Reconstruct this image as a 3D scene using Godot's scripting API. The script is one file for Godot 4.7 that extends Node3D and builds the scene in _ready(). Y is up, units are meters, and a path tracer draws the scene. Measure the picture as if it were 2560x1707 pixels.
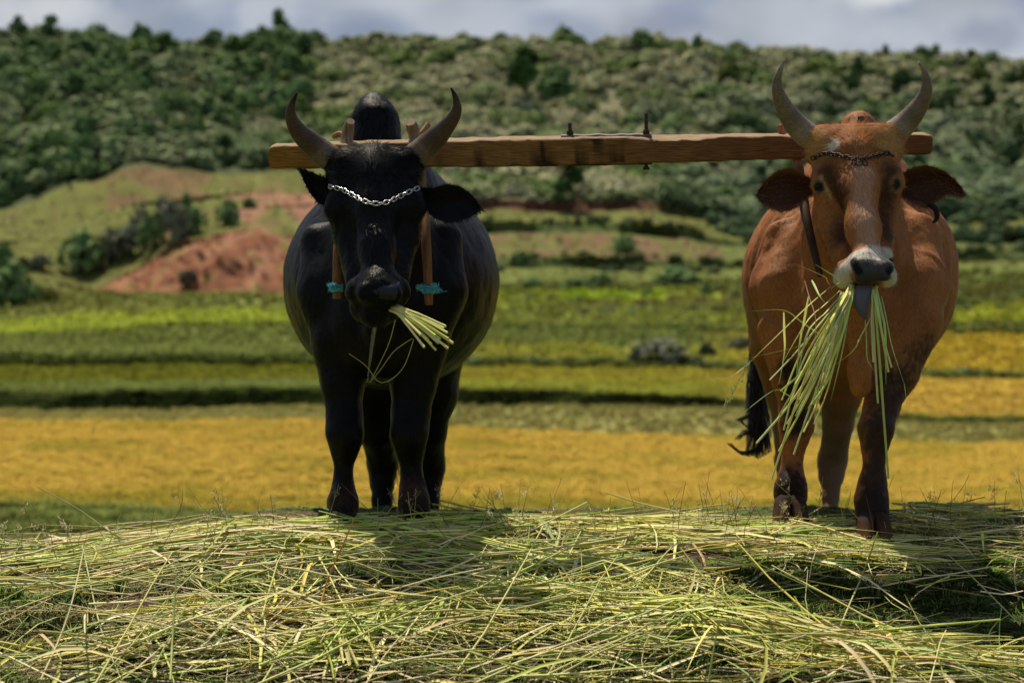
extends Node3D
# Two yoked oxen, one black and one brown, eating cut rice straw on a bank above terraced rice fields.
# World: metres, y up, the camera looks along -z. The top of the bank is y = 0.

const F := 5470.0                       # focal length in pixels of the 2560 x 1707 photograph
const EYE := Vector3(0.0, 0.82, 0.0)
var view := Basis(Vector3.RIGHT, -0.02806)
var rng := RandomNumberGenerator.new()
var noise := FastNoiseLite.new()
var mats := {}
var names := {}

func at(px: float, py: float, d: float) -> Vector3:
	# the point d metres in front of the camera on the line of sight of a photograph position
	var r: Vector3 = view * Vector3((px - 1280.0) / F, (853.5 - py) / F, -1.0)
	return EYE + r * (d / -r.z)

func photo_y(p: Vector3) -> float:
	var q: Vector3 = view.inverse() * (p - EYE)
	return 853.5 + F * q.y / q.z

func rr(a: float, b: float) -> float:
	return rng.randf_range(a, b)

func lin(r: float, g: float, b: float) -> Color:
	return Color(r, g, b)

func vary(c: Color, amount: float) -> Color:
	var k := 1.0 + rr(-amount, amount)
	return Color(c.r * k * (1.0 + rr(-amount, amount) * 0.3), c.g * k, c.b * k * (1.0 + rr(-amount, amount) * 0.3))

# ------------------------------------------------------------------ mesh building
class MB:
	var v := PackedVector3Array()
	var n := PackedVector3Array()
	var c := PackedColorArray()
	var t := PackedInt32Array()

	func tube(pts: Array, rad: Array, sides: int, cols: Array, flat := Vector3.ZERO, cap_end := true) -> void:
		# a swept tube; FLAT squeezes it along that direction to 35 %
		var m := pts.size()
		var dir: Vector3 = (pts[1] - pts[0]).normalized()
		var up := Vector3.UP if absf(dir.y) < 0.9 else Vector3.RIGHT
		var side: Vector3 = dir.cross(up).normalized()
		var base := v.size()
		for k in m:
			var a: Vector3 = pts[maxi(k - 1, 0)]
			var b: Vector3 = pts[mini(k + 1, m - 1)]
			dir = (b - a).normalized()
			side = (side - dir * side.dot(dir)).normalized()
			var over: Vector3 = side.cross(dir)
			for s in sides:
				var w := TAU * s / sides
				var o: Vector3 = side * cos(w) + over * sin(w)
				var nn := o
				if flat != Vector3.ZERO:
					o -= flat * (o.dot(flat) * 0.65)
					nn = (nn + flat * nn.dot(flat)).normalized()
				v.append(pts[k] + o * rad[k])
				n.append(nn)
				c.append(cols[mini(k, cols.size() - 1)])
		for k in m - 1:
			for s in sides:
				var s2 := (s + 1) % sides
				var p := base + k * sides
				t.append_array([p + s, p + s2, p + sides + s, p + s2, p + sides + s2, p + sides + s])
		if cap_end:
			for e in 2:
				var k := 0 if e == 0 else m - 1
				var q := v.size()
				var nd: Vector3 = (pts[0] - pts[1]).normalized() if e == 0 else (pts[m - 1] - pts[m - 2]).normalized()
				for s in sides:
					v.append(v[base + k * sides + s])
					n.append(nd)
					c.append(c[base + k * sides + s])
				for s in range(1, sides - 1):
					t.append_array([q, q + s, q + s + 1])

	func blade(pts: Array, wid: Array, side: Vector3, cols: Array, fold := 0.25) -> void:
		# a grass blade: two strips that meet at a folded midrib
		var base := v.size()
		var m := pts.size()
		for k in m:
			var dir: Vector3 = (pts[mini(k + 1, m - 1)] - pts[maxi(k - 1, 0)]).normalized()
			var s: Vector3 = (side - dir * side.dot(dir)).normalized()
			var up: Vector3 = s.cross(dir)
			var w: float = wid[k]
			var cc: Color = cols[mini(k, cols.size() - 1)]
			v.append(pts[k] - s * w + up * w * fold)
			v.append(pts[k])
			v.append(pts[k] + s * w + up * w * fold)
			n.append((up + s * 0.4).normalized())
			n.append(up)
			n.append((up - s * 0.4).normalized())
			c.append(cc)
			c.append(cc * 1.06)
			c.append(cc)
		for k in m - 1:
			var p := base + k * 3
			t.append_array([p, p + 1, p + 3, p + 1, p + 4, p + 3, p + 1, p + 2, p + 4, p + 2, p + 5, p + 4])

	func tri(a: Vector3, b: Vector3, d: Vector3, nn: Vector3, col: Color) -> void:
		var q := v.size()
		v.append(a); v.append(b); v.append(d)
		n.append(nn); n.append(nn); n.append(nn)
		c.append(col); c.append(col); c.append(col)
		t.append(q); t.append(q + 1); t.append(q + 2)

	func quad(a: Vector3, b: Vector3, d: Vector3, e: Vector3, nn: Vector3, col: Color) -> void:
		var q := v.size()
		v.append(a); v.append(b); v.append(d); v.append(e)
		for k in 4:
			n.append(nn)
			c.append(col)
		t.append_array([q, q + 1, q + 2, q, q + 2, q + 3])

	func grid(p: Array, cols: Array, w: int) -> void:
		# a smooth sheet of rows of w points
		var base := v.size()
		var h := p.size() / w
		for j in h:
			for k in w:
				var dx: Vector3 = p[j * w + mini(k + 1, w - 1)] - p[j * w + maxi(k - 1, 0)]
				var dy: Vector3 = p[mini(j + 1, h - 1) * w + k] - p[maxi(j - 1, 0) * w + k]
				v.append(p[j * w + k])
				n.append(dx.cross(dy).normalized())
				c.append(cols[mini(j * w + k, cols.size() - 1)])
		for j in h - 1:
			for k in w - 1:
				var q := base + j * w + k
				t.append_array([q, q + 1, q + w, q + 1, q + w + 1, q + w])

	func ball(o: Vector3, r: Vector3, rings: int, col: Color) -> void:
		var p := []
		var base := v.size()
		var w := rings * 2
		for j in rings + 1:
			var a := PI * j / rings
			for k in w + 1:
				var b := TAU * k / w
				var d := Vector3(sin(a) * cos(b), cos(a), sin(a) * sin(b))
				v.append(o + d * r)
				n.append((d / r).normalized())
				c.append(col)
		for j in rings:
			for k in w:
				var q := base + j * (w + 1) + k
				t.append_array([q, q + 1, q + w + 1, q + 1, q + w + 2, q + w + 1])

	func add(o: MB, x: Transform3D, tint: Color) -> void:
		var base := v.size()
		for k in o.v.size():
			v.append(x * o.v[k])
			n.append((x.basis * o.n[k]).normalized())
			c.append(o.c[k] * tint)
		for k in o.t:
			t.append(base + k)

	func move(by: Vector3) -> void:
		for k in v.size():
			v[k] += by

	func mesh(m: Material) -> ArrayMesh:
		for k in range(0, t.size(), 3):
			var a := v[t[k]]
			var f := (v[t[k + 1]] - a).cross(v[t[k + 2]] - a)
			if f.dot(n[t[k]] + n[t[k + 1]] + n[t[k + 2]]) > 0.0:
				var s := t[k + 1]
				t[k + 1] = t[k + 2]
				t[k + 2] = s
		var arr := []
		arr.resize(Mesh.ARRAY_MAX)
		arr[Mesh.ARRAY_VERTEX] = v
		arr[Mesh.ARRAY_NORMAL] = n
		arr[Mesh.ARRAY_COLOR] = c
		arr[Mesh.ARRAY_INDEX] = t
		var am := ArrayMesh.new()
		am.add_surface_from_arrays(Mesh.PRIMITIVE_TRIANGLES, arr)
		am.surface_set_material(0, m)
		return am

# ------------------------------------------------------------------ bodies: one smooth field of tapered bones
class Flesh:
	const B := 4
	var A := PackedVector3Array()
	var D := PackedVector3Array()
	var S := PackedVector3Array()
	var RA := PackedFloat32Array()
	var RD := PackedFloat32Array()
	var IL := PackedFloat32Array()
	var K := PackedFloat32Array()
	var M := PackedFloat32Array()
	var CUT := PackedByteArray()
	var all := PackedInt32Array()
	var lo := Vector3.ZERO
	var cell := 0.01
	var nx := 1
	var ny := 1
	var nz := 1
	var jobs := []
	var out := []

	func bone(a: Vector3, b: Vector3, ra: float, rb: float, k := 0.04, s := Vector3.ONE, cut := 0) -> void:
		var d := (b - a) * s
		A.append(a); D.append(d); S.append(s); RA.append(ra); RD.append(rb - ra)
		IL.append(1.0 / maxf(d.length_squared(), 1e-9)); K.append(k)
		M.append(1.0 / maxf(s.x, maxf(s.y, s.z))); CUT.append(cut)
		all.append(all.size())

	func value(p: Vector3, list: PackedInt32Array) -> float:
		var d := 1000.0
		for i in list:
			var q := (p - A[i]) * S[i]
			var w := D[i]
			var e := ((q - w * clampf(q.dot(w) * IL[i], 0.0, 1.0)).length() - RA[i] - RD[i] * clampf(q.dot(w) * IL[i], 0.0, 1.0)) * M[i]
			var k := K[i]
			if CUT[i] == 0:
				var h := maxf(k - absf(d - e), 0.0)
				d = minf(d, e) - h * h / k * 0.25
			else:
				var h := maxf(k - absf(d + e), 0.0)
				d = maxf(d, -e) + h * h / k * 0.25
		return d

	func near(p: Vector3, reach: float) -> PackedInt32Array:
		var ds := PackedFloat32Array()
		var low := 1000.0
		for i in all:
			var q := (p - A[i]) * S[i]
			var tt := clampf(q.dot(D[i]) * IL[i], 0.0, 1.0)
			var e := ((q - D[i] * tt).length() - RA[i] - RD[i] * tt) * M[i]
			ds.append(e)
			if CUT[i] == 0:
				low = minf(low, e)
		var r := PackedInt32Array()
		if low > reach + 0.06:
			return r
		for i in all:
			if CUT[i] == 0:
				if ds[i] < low + 2.0 * reach + K[i]:
					r.append(i)
			elif ds[i] < reach + K[i]:
				r.append(i)
		return r

	func block(j: int) -> void:
		var job: Vector3i = jobs[j]
		var o := lo + Vector3(job) * (cell * B)
		var list := near(o + Vector3.ONE * (cell * B * 0.5), cell * B * 0.87)
		if list.is_empty():
			return
		var mid := value(o + Vector3.ONE * (cell * B * 0.5), list)
		if absf(mid) > cell * B * 0.87 * 1.15 + 0.02:
			return
		var g := PackedFloat32Array()
		g.resize((B + 1) * (B + 1) * (B + 1))
		var low := 1000.0
		var high := -1000.0
		var at := 0
		for z in B + 1:
			for y in B + 1:
				for x in B + 1:
					var e := value(o + Vector3(x, y, z) * cell, list)
					g[at] = e
					at += 1
					low = minf(low, e)
					high = maxf(high, e)
		if low > 0.0 or high < 0.0:
			return
		var keys := PackedInt32Array()
		var pos := PackedVector3Array()
		var sg := PackedByteArray()
		var W := B + 1
		var WW := W * W
		for z in B:
			for y in B:
				for x in B:
					var i0 := x + y * W + z * WW
					var a := g[i0]; var b := g[i0 + 1]; var c := g[i0 + W]; var d := g[i0 + W + 1]
					var e := g[i0 + WW]; var f := g[i0 + WW + 1]; var h := g[i0 + WW + W]; var i := g[i0 + WW + W + 1]
					var inside := int(a < 0.0) + int(b < 0.0) + int(c < 0.0) + int(d < 0.0) + int(e < 0.0) + int(f < 0.0) + int(h < 0.0) + int(i < 0.0)
					if inside == 0 or inside == 8:
						continue
					var sum := Vector3.ZERO
					var cnt := 0.0
					if (a < 0.0) != (b < 0.0): sum += Vector3(a / (a - b), 0, 0); cnt += 1.0
					if (c < 0.0) != (d < 0.0): sum += Vector3(c / (c - d), 1, 0); cnt += 1.0
					if (e < 0.0) != (f < 0.0): sum += Vector3(e / (e - f), 0, 1); cnt += 1.0
					if (h < 0.0) != (i < 0.0): sum += Vector3(h / (h - i), 1, 1); cnt += 1.0
					if (a < 0.0) != (c < 0.0): sum += Vector3(0, a / (a - c), 0); cnt += 1.0
					if (b < 0.0) != (d < 0.0): sum += Vector3(1, b / (b - d), 0); cnt += 1.0
					if (e < 0.0) != (h < 0.0): sum += Vector3(0, e / (e - h), 1); cnt += 1.0
					if (f < 0.0) != (i < 0.0): sum += Vector3(1, f / (f - i), 1); cnt += 1.0
					if (a < 0.0) != (e < 0.0): sum += Vector3(0, 0, a / (a - e)); cnt += 1.0
					if (b < 0.0) != (f < 0.0): sum += Vector3(1, 0, b / (b - f)); cnt += 1.0
					if (c < 0.0) != (h < 0.0): sum += Vector3(0, 1, c / (c - h)); cnt += 1.0
					if (d < 0.0) != (i < 0.0): sum += Vector3(1, 1, d / (d - i)); cnt += 1.0
					keys.append((job.x * B + x) + (job.y * B + y) * nx + (job.z * B + z) * nx * ny)
					pos.append(o + (Vector3(x, y, z) + sum / cnt) * cell)
					sg.append(int(a < 0.0) | (int(b < 0.0) << 1) | (int(c < 0.0) << 2) | (int(e < 0.0) << 3))
		out[j] = [keys, pos, sg]

	func build(from: Vector3, to: Vector3, size: float, hole_lo := Vector3.ZERO, hole_hi := Vector3.ZERO) -> MB:
		# surface nets; cells wholly inside the hole box are left to a finer grid
		lo = from
		cell = size
		var cnt := Vector3i(((to - from) / (cell * B)).ceil())
		nx = cnt.x * B
		ny = cnt.y * B
		nz = cnt.z * B
		jobs = []
		for z in cnt.z:
			for y in cnt.y:
				for x in cnt.x:
					jobs.append(Vector3i(x, y, z))
		out = []
		out.resize(jobs.size())
		var id := WorkerThreadPool.add_group_task(block, jobs.size())
		WorkerThreadPool.wait_for_group_task_completion(id)
		var mb := MB.new()
		var index := {}
		var gk := PackedInt32Array()
		var gs := PackedByteArray()
		for r in out:
			if r == null:
				continue
			for k in r[0].size():
				index[r[0][k]] = mb.v.size()
				mb.v.append(r[1][k])
				gk.append(r[0][k])
				gs.append(r[2][k])
		out = []
		var steps := [1, nx, nx * ny]
		var has_hole := hole_lo != hole_hi
		for k in gk.size():
			var s := gs[k]
			var base := s & 1
			for ax in 3:
				if base == ((s >> (ax + 1)) & 1):
					continue
				var u: int = steps[(ax + 1) % 3]
				var w: int = steps[(ax + 2) % 3]
				var key := gk[k]
				if not (index.has(key - u) and index.has(key - w) and index.has(key - u - w)):
					continue
				var p0 := k
				var p1: int = index[key - u]
				var p2: int = index[key - u - w]
				var p3: int = index[key - w]
				if has_hole:
					var mid: Vector3 = (mb.v[p0] + mb.v[p2]) * 0.5
					if mid.x > hole_lo.x and mid.y > hole_lo.y and mid.z > hole_lo.z and mid.x < hole_hi.x and mid.y < hole_hi.y and mid.z < hole_hi.z:
						continue
				if base == 1:
					mb.t.append_array([p0, p2, p1, p0, p3, p2])
				else:
					mb.t.append_array([p0, p1, p2, p0, p2, p3])
		return mb

	func hit(from: Vector3, dir: Vector3, lift: float) -> Vector3:
		var p := from
		for k in 90:
			var e := value(p, all) - lift
			if e < 0.0006:
				break
			p += dir * e * 0.8
		return p

static func smooth_normals(mb: MB) -> void:
	var acc := PackedVector3Array()
	acc.resize(mb.v.size())
	for k in range(0, mb.t.size(), 3):
		var a := mb.t[k]
		var b := mb.t[k + 1]
		var d := mb.t[k + 2]
		var f := (mb.v[d] - mb.v[a]).cross(mb.v[b] - mb.v[a])
		acc[a] += f
		acc[b] += f
		acc[d] += f
	for k in acc.size():
		acc[k] = acc[k].normalized()
	mb.n = acc

# ------------------------------------------------------------------ naming, materials
func numbered(called: String) -> String:
	var k: int = names.get(called, 0)
	names[called] = k + 1
	return called if k == 0 else "%s_%03d" % [called, k]

func tag(o: Node, label: String, category := "", group := "", kind := "") -> void:
	o.set_meta("label", label)
	if category: o.set_meta("category", category)
	if group: o.set_meta("group", group)
	if kind: o.set_meta("kind", kind)

func thing(called: String, label: String, category: String, where := Vector3.ZERO, group := "") -> Node3D:
	var o := Node3D.new()
	o.name = numbered(called)
	add_child(o)
	o.position = where
	tag(o, label, category, group)
	return o

func put(called: String, mesh: Mesh, parent: Node = null) -> MeshInstance3D:
	var o := MeshInstance3D.new()
	o.name = numbered(called) if parent == null else called
	o.mesh = mesh
	if parent == null:
		add_child(o)
	else:
		parent.add_child(o, true)
	return o

func mat(key: String, rough: float, spec := 0.5, backlight := 0.0) -> StandardMaterial3D:
	if mats.has(key):
		return mats[key]
	var m := StandardMaterial3D.new()
	m.resource_name = key
	m.vertex_color_use_as_albedo = true
	m.roughness = rough
	m.metallic_specular = spec
	if backlight > 0.0:
		m.backlight_enabled = true
		m.backlight = Color(backlight, backlight, backlight)
	mats[key] = m
	return m

func streaks(size: int, fx: float, fy: float, seed_: int, low: float, high: float, octaves := 4) -> ImageTexture:
	var f := FastNoiseLite.new()
	f.seed = seed_
	f.frequency = 1.0
	f.fractal_octaves = octaves
	var im := Image.create(size, size, false, Image.FORMAT_RGB8)
	for y in size:
		for x in size:
			# tiles by blending over the border
			var u := float(x) / size
			var w := float(y) / size
			var a := f.get_noise_2d(u * fx, w * fy)
			var b := f.get_noise_2d((u - 1.0) * fx, w * fy)
			var d := f.get_noise_2d(u * fx, (w - 1.0) * fy)
			var e := f.get_noise_2d((u - 1.0) * fx, (w - 1.0) * fy)
			var k := lerpf(lerpf(a, b, u), lerpf(d, e, u), w)
			var g := clampf(lerpf(low, high, k * 0.9 + 0.5), 0.0, 1.0)
			im.set_pixel(x, y, Color(g, g, g))
	return ImageTexture.create_from_image(im)

# ------------------------------------------------------------------ start
func _ready() -> void:
	rng.seed = 71
	noise.seed = 5
	noise.frequency = 1.0
	noise.fractal_octaves = 4
	set_camera_and_light()
	var t0 := Time.get_ticks_msec()
	build_land()
	print("land ", Time.get_ticks_msec() - t0)
	build_fields()
	build_scrub()
	build_trees()
	build_herder()
	print("plants ", Time.get_ticks_msec() - t0)
	build_bank()
	print("bank ", Time.get_ticks_msec() - t0)
	build_black_ox()
	print("black ", Time.get_ticks_msec() - t0)
	build_brown_ox()
	print("brown ", Time.get_ticks_msec() - t0)
	build_yoke()
	build_straw()
	print("straw ", Time.get_ticks_msec() - t0)

var sun_dir := Vector3.ZERO
var sky_rows := []
const SKY_W := 2048

func set_camera_and_light() -> void:
	var cam := Camera3D.new()
	cam.name = "camera"
	add_child(cam)
	cam.position = EYE
	cam.basis = view
	var lens := CameraAttributesPhysical.new()
	lens.frustum_focal_length = 76.9
	lens.exposure_aperture = 3.5
	lens.frustum_focus_distance = 6.6
	lens.frustum_near = 0.2
	lens.frustum_far = 3000.0
	cam.attributes = lens
	cam.near = 0.2
	cam.far = 3000.0
	cam.fov = rad_to_deg(2.0 * atan(853.5 / F))
	cam.current = true

	var az := deg_to_rad(20.0)
	var el := deg_to_rad(61.0)
	sun_dir = Vector3(-sin(az) * cos(el), sin(el), -cos(az) * cos(el))
	var sun := DirectionalLight3D.new()
	sun.name = "sun"
	add_child(sun)
	sun.look_at_from_position(sun_dir * 50.0, Vector3.ZERO)
	sun.light_energy = 1.6
	sun.light_color = Color(1.0, 0.95, 0.86)
	sun.light_angular_distance = 0.6
	sun.shadow_enabled = true

	var env := Environment.new()
	env.background_mode = Environment.BG_SKY
	env.sky = Sky.new()
	var pano := PanoramaSkyMaterial.new()
	pano.panorama = make_sky()
	env.sky.sky_material = pano
	env.background_energy_multiplier = 0.64
	env.tonemap_mode = Environment.TONE_MAPPER_LINEAR
	env.tonemap_exposure = 1.2
	env.sdfgi_enabled = true
	env.ssao_enabled = true
	env.ssil_enabled = true
	var we := WorldEnvironment.new()
	we.name = "world_environment"
	we.environment = env
	add_child(we)

var puffs := []   # direction, half width and half height in radians, strength

func sky_row(y: int) -> void:
	var h := SKY_W / 2
	var row := PackedByteArray()
	row.resize(SKY_W * 3)
	var up := (0.5 - (y + 0.5) / h) * PI
	var low := FastNoiseLite.new()
	low.seed = 11
	low.frequency = 1.0
	low.fractal_octaves = 5
	low.fractal_gain = 0.52
	for x in SKY_W:
		var a := (x + 0.5) / SKY_W * TAU
		var d := Vector3(sin(a) * cos(up), sin(up), -cos(a) * cos(up))
		var col := Vector3(0.155, 0.17, 0.12)
		if up > -0.02:
			var blue := Vector3(0.40, 0.465, 0.60).lerp(Vector3(0.20, 0.31, 0.55), clampf(d.y * 1.3, 0.0, 1.0))
			var q := Vector3(d.x * 6.0, d.y * 13.0, d.z * 6.0)
			var k := low.get_noise_3dv(q) + 0.35 * low.get_noise_3dv(q * 3.1 + Vector3(7, 3, 1))
			var w := smoothstep(-0.10, 0.42, k)
			var white := Vector3(0.60, 0.645, 0.72)
			var shade := low.get_noise_3dv(q * 1.7 + Vector3(3, 9, 4))
			white *= 1.0 + 0.35 * shade
			col = blue.lerp(white, w)
			if d.z < -0.9 and d.y < 0.2:
				for p in puffs:
					var s := Vector2((wrapf(a, -PI, PI) - p[0]) / p[2], (up - p[1]) / p[3])
					var r := s.length() + 0.55 * low.get_noise_3dv(d * 60.0) + 0.25 * low.get_noise_3dv(d * 150.0)
					if r < 1.0:
						col = col.lerp(p[4], smoothstep(1.0, 0.25, r) * p[5])
			var glow := maxf(d.dot(sun_dir), 0.0)
			col += Vector3(0.55, 0.53, 0.48) * pow(glow, 24.0)
		var i := x * 3
		var cc := Color(col.x, col.y, col.z).linear_to_srgb()
		row[i] = int(clampf(cc.r * 255.0, 0, 255))
		row[i + 1] = int(clampf(cc.g * 255.0, 0, 255))
		row[i + 2] = int(clampf(cc.b * 255.0, 0, 255))
	sky_rows[y] = row

func make_sky() -> ImageTexture:
	for p in [[120, 20, 210, 70, Vector3(0.80, 0.83, 0.87), 0.85], [650, 35, 120, 80, Vector3(0.70, 0.75, 0.82), 0.8],
			[1230, 45, 90, 70, Vector3(0.62, 0.67, 0.76), 0.7], [2190, -12, 130, 45, Vector3(0.98, 0.99, 1.0), 0.95],
			[2120, 60, 200, 80, Vector3(0.64, 0.68, 0.76), 0.6], [2480, 90, 120, 60, Vector3(0.28, 0.32, 0.45), 0.6],
			[1650, 60, 160, 70, Vector3(0.36, 0.40, 0.52), 0.6], [900, 60, 90, 60, Vector3(0.30, 0.36, 0.50), 0.5],
			[400, 60, 110, 60, Vector3(0.36, 0.42, 0.50), 0.5]]:
		var d: Vector3 = (at(p[0], p[1], 100.0) - EYE).normalized()
		puffs.append([atan2(d.x, -d.z), asin(d.y), p[2] / F, p[3] / F, p[4], p[5]])
	var h := SKY_W / 2
	sky_rows.resize(h)
	var id := WorkerThreadPool.add_group_task(sky_row, h)
	WorkerThreadPool.wait_for_group_task_completion(id)
	var data := PackedByteArray()
	for r in sky_rows:
		data.append_array(r)
	sky_rows = []
	return ImageTexture.create_from_image(Image.create_from_data(SKY_W, h, false, Image.FORMAT_RGB8, data))

# ------------------------------------------------------------------ the land beyond the bank
# The valley, its terraces and the hill as one sheet: ROWS are lines across the valley at a distance, with the height at which each
# station across the photograph shows them.
const STA := [-2000.0, -300.0, 0.0, 225.0, 330.0, 450.0, 600.0, 780.0, 1000.0, 1200.0, 1600.0, 1900.0, 2100.0, 2350.0, 2860.0, 4600.0]
const ROWS := [
	[13.0, 4, [2080, 2080, 2080, 2080, 2080, 2080, 2080, 2080, 2080, 2080, 2080, 2080, 2080, 2080, 2080, 2080]],
	[20.0, 4, [1712, 1712, 1712, 1712, 1712, 1712, 1712, 1712, 1712, 1712, 1712, 1712, 1712, 1712, 1712, 1712]],
	[31.5, 6, [1346, 1346, 1346, 1346, 1346, 1346, 1346, 1346, 1346, 1346, 1346, 1346, 1346, 1346, 1346, 1346]],
	[34.5, 16, [1272, 1272, 1270, 1278, 1284, 1290, 1297, 1297, 1297, 1297, 1297, 1297, 1297, 1297, 1297, 1297]],
	[57.0, 5, [1058, 1058, 1058, 1056, 1054, 1053, 1053, 1056, 1066, 1076, 1088, 1098, 1106, 1110, 1110, 1110]],
	[65.0, 3, [1028, 1028, 1028, 1027, 1026, 1024, 1020, 1016, 1013, 1012, 1014, 1022, 1040, 1056, 1060, 1060]],
	[65.8, 4, [990, 990, 990, 988, 986, 983, 980, 978, 977, 979, 994, 1014, 1034, 1050, 1054, 1054]],
	[74.0, 4, [968, 968, 968, 968, 967, 966, 964, 962, 962, 964, 970, 974, 982, 996, 1000, 1000]],
	[84.0, 3, [922, 922, 922, 922, 922, 921, 920, 920, 922, 924, 930, 938, 948, 955, 956, 956]],
	[86.0, 5, [900, 900, 900, 899, 898, 897, 897, 898, 901, 905, 912, 924, 936, 944, 946, 946]],
	[104.0, 5, [876, 876, 874, 872, 872, 870, 870, 868, 866, 866, 868, 878, 886, 890, 892, 892]],
	[128.0, 3, [850, 850, 846, 832, 826, 820, 816, 815, 822, 826, 830, 834, 836, 838, 840, 840]],
	[133.0, 6, [840, 840, 836, 826, 821, 816, 812, 811, 818, 820, 824, 822, 818, 814, 812, 812]],
	[152.0, 3, [818, 818, 812, 794, 788, 784, 780, 778, 780, 780, 780, 776, 768, 766, 766, 766]],
	[156.0, 6, [812, 812, 806, 790, 785, 781, 777, 775, 777, 777, 776, 768, 756, 752, 752, 752]],
	[176.0, 6, [768, 768, 762, 750, 746, 744, 744, 746, 742, 734, 730, 728, 724, 722, 722, 722]],
	[188.0, 22, [742, 742, 738, 732, 736, 740, 742, 744, 728, 712, 708, 700, 690, 680, 680, 680]],
	[198.0, 3, [690, 690, 690, 724, 690, 616, 582, 606, 640, 668, 668, 668, 664, 655, 655, 655]],
	[198.8, 8, [684, 684, 684, 716, 680, 606, 574, 600, 622, 640, 640, 650, 640, 628, 628, 628]],
	[216.0, 3, [610, 610, 606, 600, 580, 548, 524, 520, 560, 580, 582, 622, 612, 605, 605, 605]],
	[216.8, 6, [606, 606, 602, 596, 576, 544, 520, 516, 544, 552, 556, 606, 590, 580, 580, 580]],
	[228.0, 3, [570, 570, 564, 540, 520, 500, 488, 480, 505, 524, 526, 575, 560, 552, 552, 552]],
	[228.9, 6, [567, 567, 561, 536, 516, 496, 484, 476, 492, 498, 502, 556, 538, 528, 528, 528]],
	[248.0, 12, [530, 530, 516, 450, 414, 418, 432, 424, 452, 470, 478, 520, 505, 490, 490, 490]],
	[290.0, 12, [330, 330, 320, 292, 282, 280, 286, 282, 280, 280, 292, 330, 330, 325, 325, 325]],
	[340.0, 6, [110, 100, 98, 112, 120, 126, 128, 118, 112, 110, 122, 138, 150, 160, 172, 180]],
	[390.0, 1, [160, 160, 160, 160, 160, 160, 160, 160, 160, 160, 170, 180, 190, 200, 210, 220]],
]

func station(vals: Array, px: float) -> float:
	var k := 0
	while k < STA.size() - 2 and px > STA[k + 1]:
		k += 1
	var w := clampf((px - STA[k]) / (STA[k + 1] - STA[k]), 0.0, 1.0)
	w = w * w * (3.0 - 2.0 * w) * 0.6 + w * 0.4
	return lerpf(vals[k], vals[k + 1], w)

func row_point(px: float, r: int) -> Vector3:
	var d: float = ROWS[r][0]
	var y := station(ROWS[r][2], px)
	if r > 2:
		y += noise.get_noise_2d(px * 0.004, d * 0.07) * 8.0 + noise.get_noise_2d(px * 0.02, d * 0.11) * 3.0
	d *= 1.0 + noise.get_noise_2d(px * 0.0025, (r if r % 2 == 0 else r - 1) * 3.1) * 0.012
	return at(px, y, d)

func land(px: float, s: float) -> Vector3:
	# s runs over the rows
	var r := clampi(int(s), 0, ROWS.size() - 2)
	var w := s - r
	var p := row_point(px, r).lerp(row_point(px, r + 1), w)
	if r == 16 and px < 1000.0:
		# gullies down the bare bluff
		var gully := noise.get_noise_2d(px * 0.035 - w * 1.2, w * 0.8) * 1.6 + noise.get_noise_2d(px * 0.11, w * 3.0) * 0.5
		p.z += gully * sin(w * PI)
		p.y += gully * 0.35 * sin(w * PI)
	if r > 15:
		p.y += (noise.get_noise_2d(p.x * 0.05, p.z * 0.05) * 0.9 + noise.get_noise_2d(p.x * 0.2, p.z * 0.2) * 0.3) * (sin(w * PI) if r < 23 else 1.0)
	return p

func s_at(px: float, y: float, from_row := 2.0) -> float:
	# where the land shows at a photograph height
	var s := from_row
	var last := photo_y(land(px, s))
	while s < ROWS.size() - 1.05:
		var nxt := photo_y(land(px, s + 0.05))
		if (last - y) * (nxt - y) <= 0.0:
			return s + 0.05 * clampf((last - y) / (last - nxt + 1e-6), 0.0, 1.0)
		last = nxt
		s += 0.05
	return s

const GOLD := Color(0.53, 0.37, 0.065)
const RIPE := Color(0.38, 0.28, 0.03)
const LIME := Color(0.27, 0.30, 0.03)
const OLIVE := Color(0.25, 0.235, 0.07)
const GRASS := Color(0.14, 0.17, 0.04)
const DEEP := Color(0.07, 0.095, 0.025)
const PASTURE := Color(0.112, 0.118, 0.030)
const EARTH := Color(0.21, 0.088, 0.046)
const EARTH_PALE := Color(0.31, 0.15, 0.088)
const BROWN := Color(0.125, 0.090, 0.045)
const SCRUB := Color(0.15, 0.15, 0.085)
const WOOD := Color(0.07, 0.085, 0.035)

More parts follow.
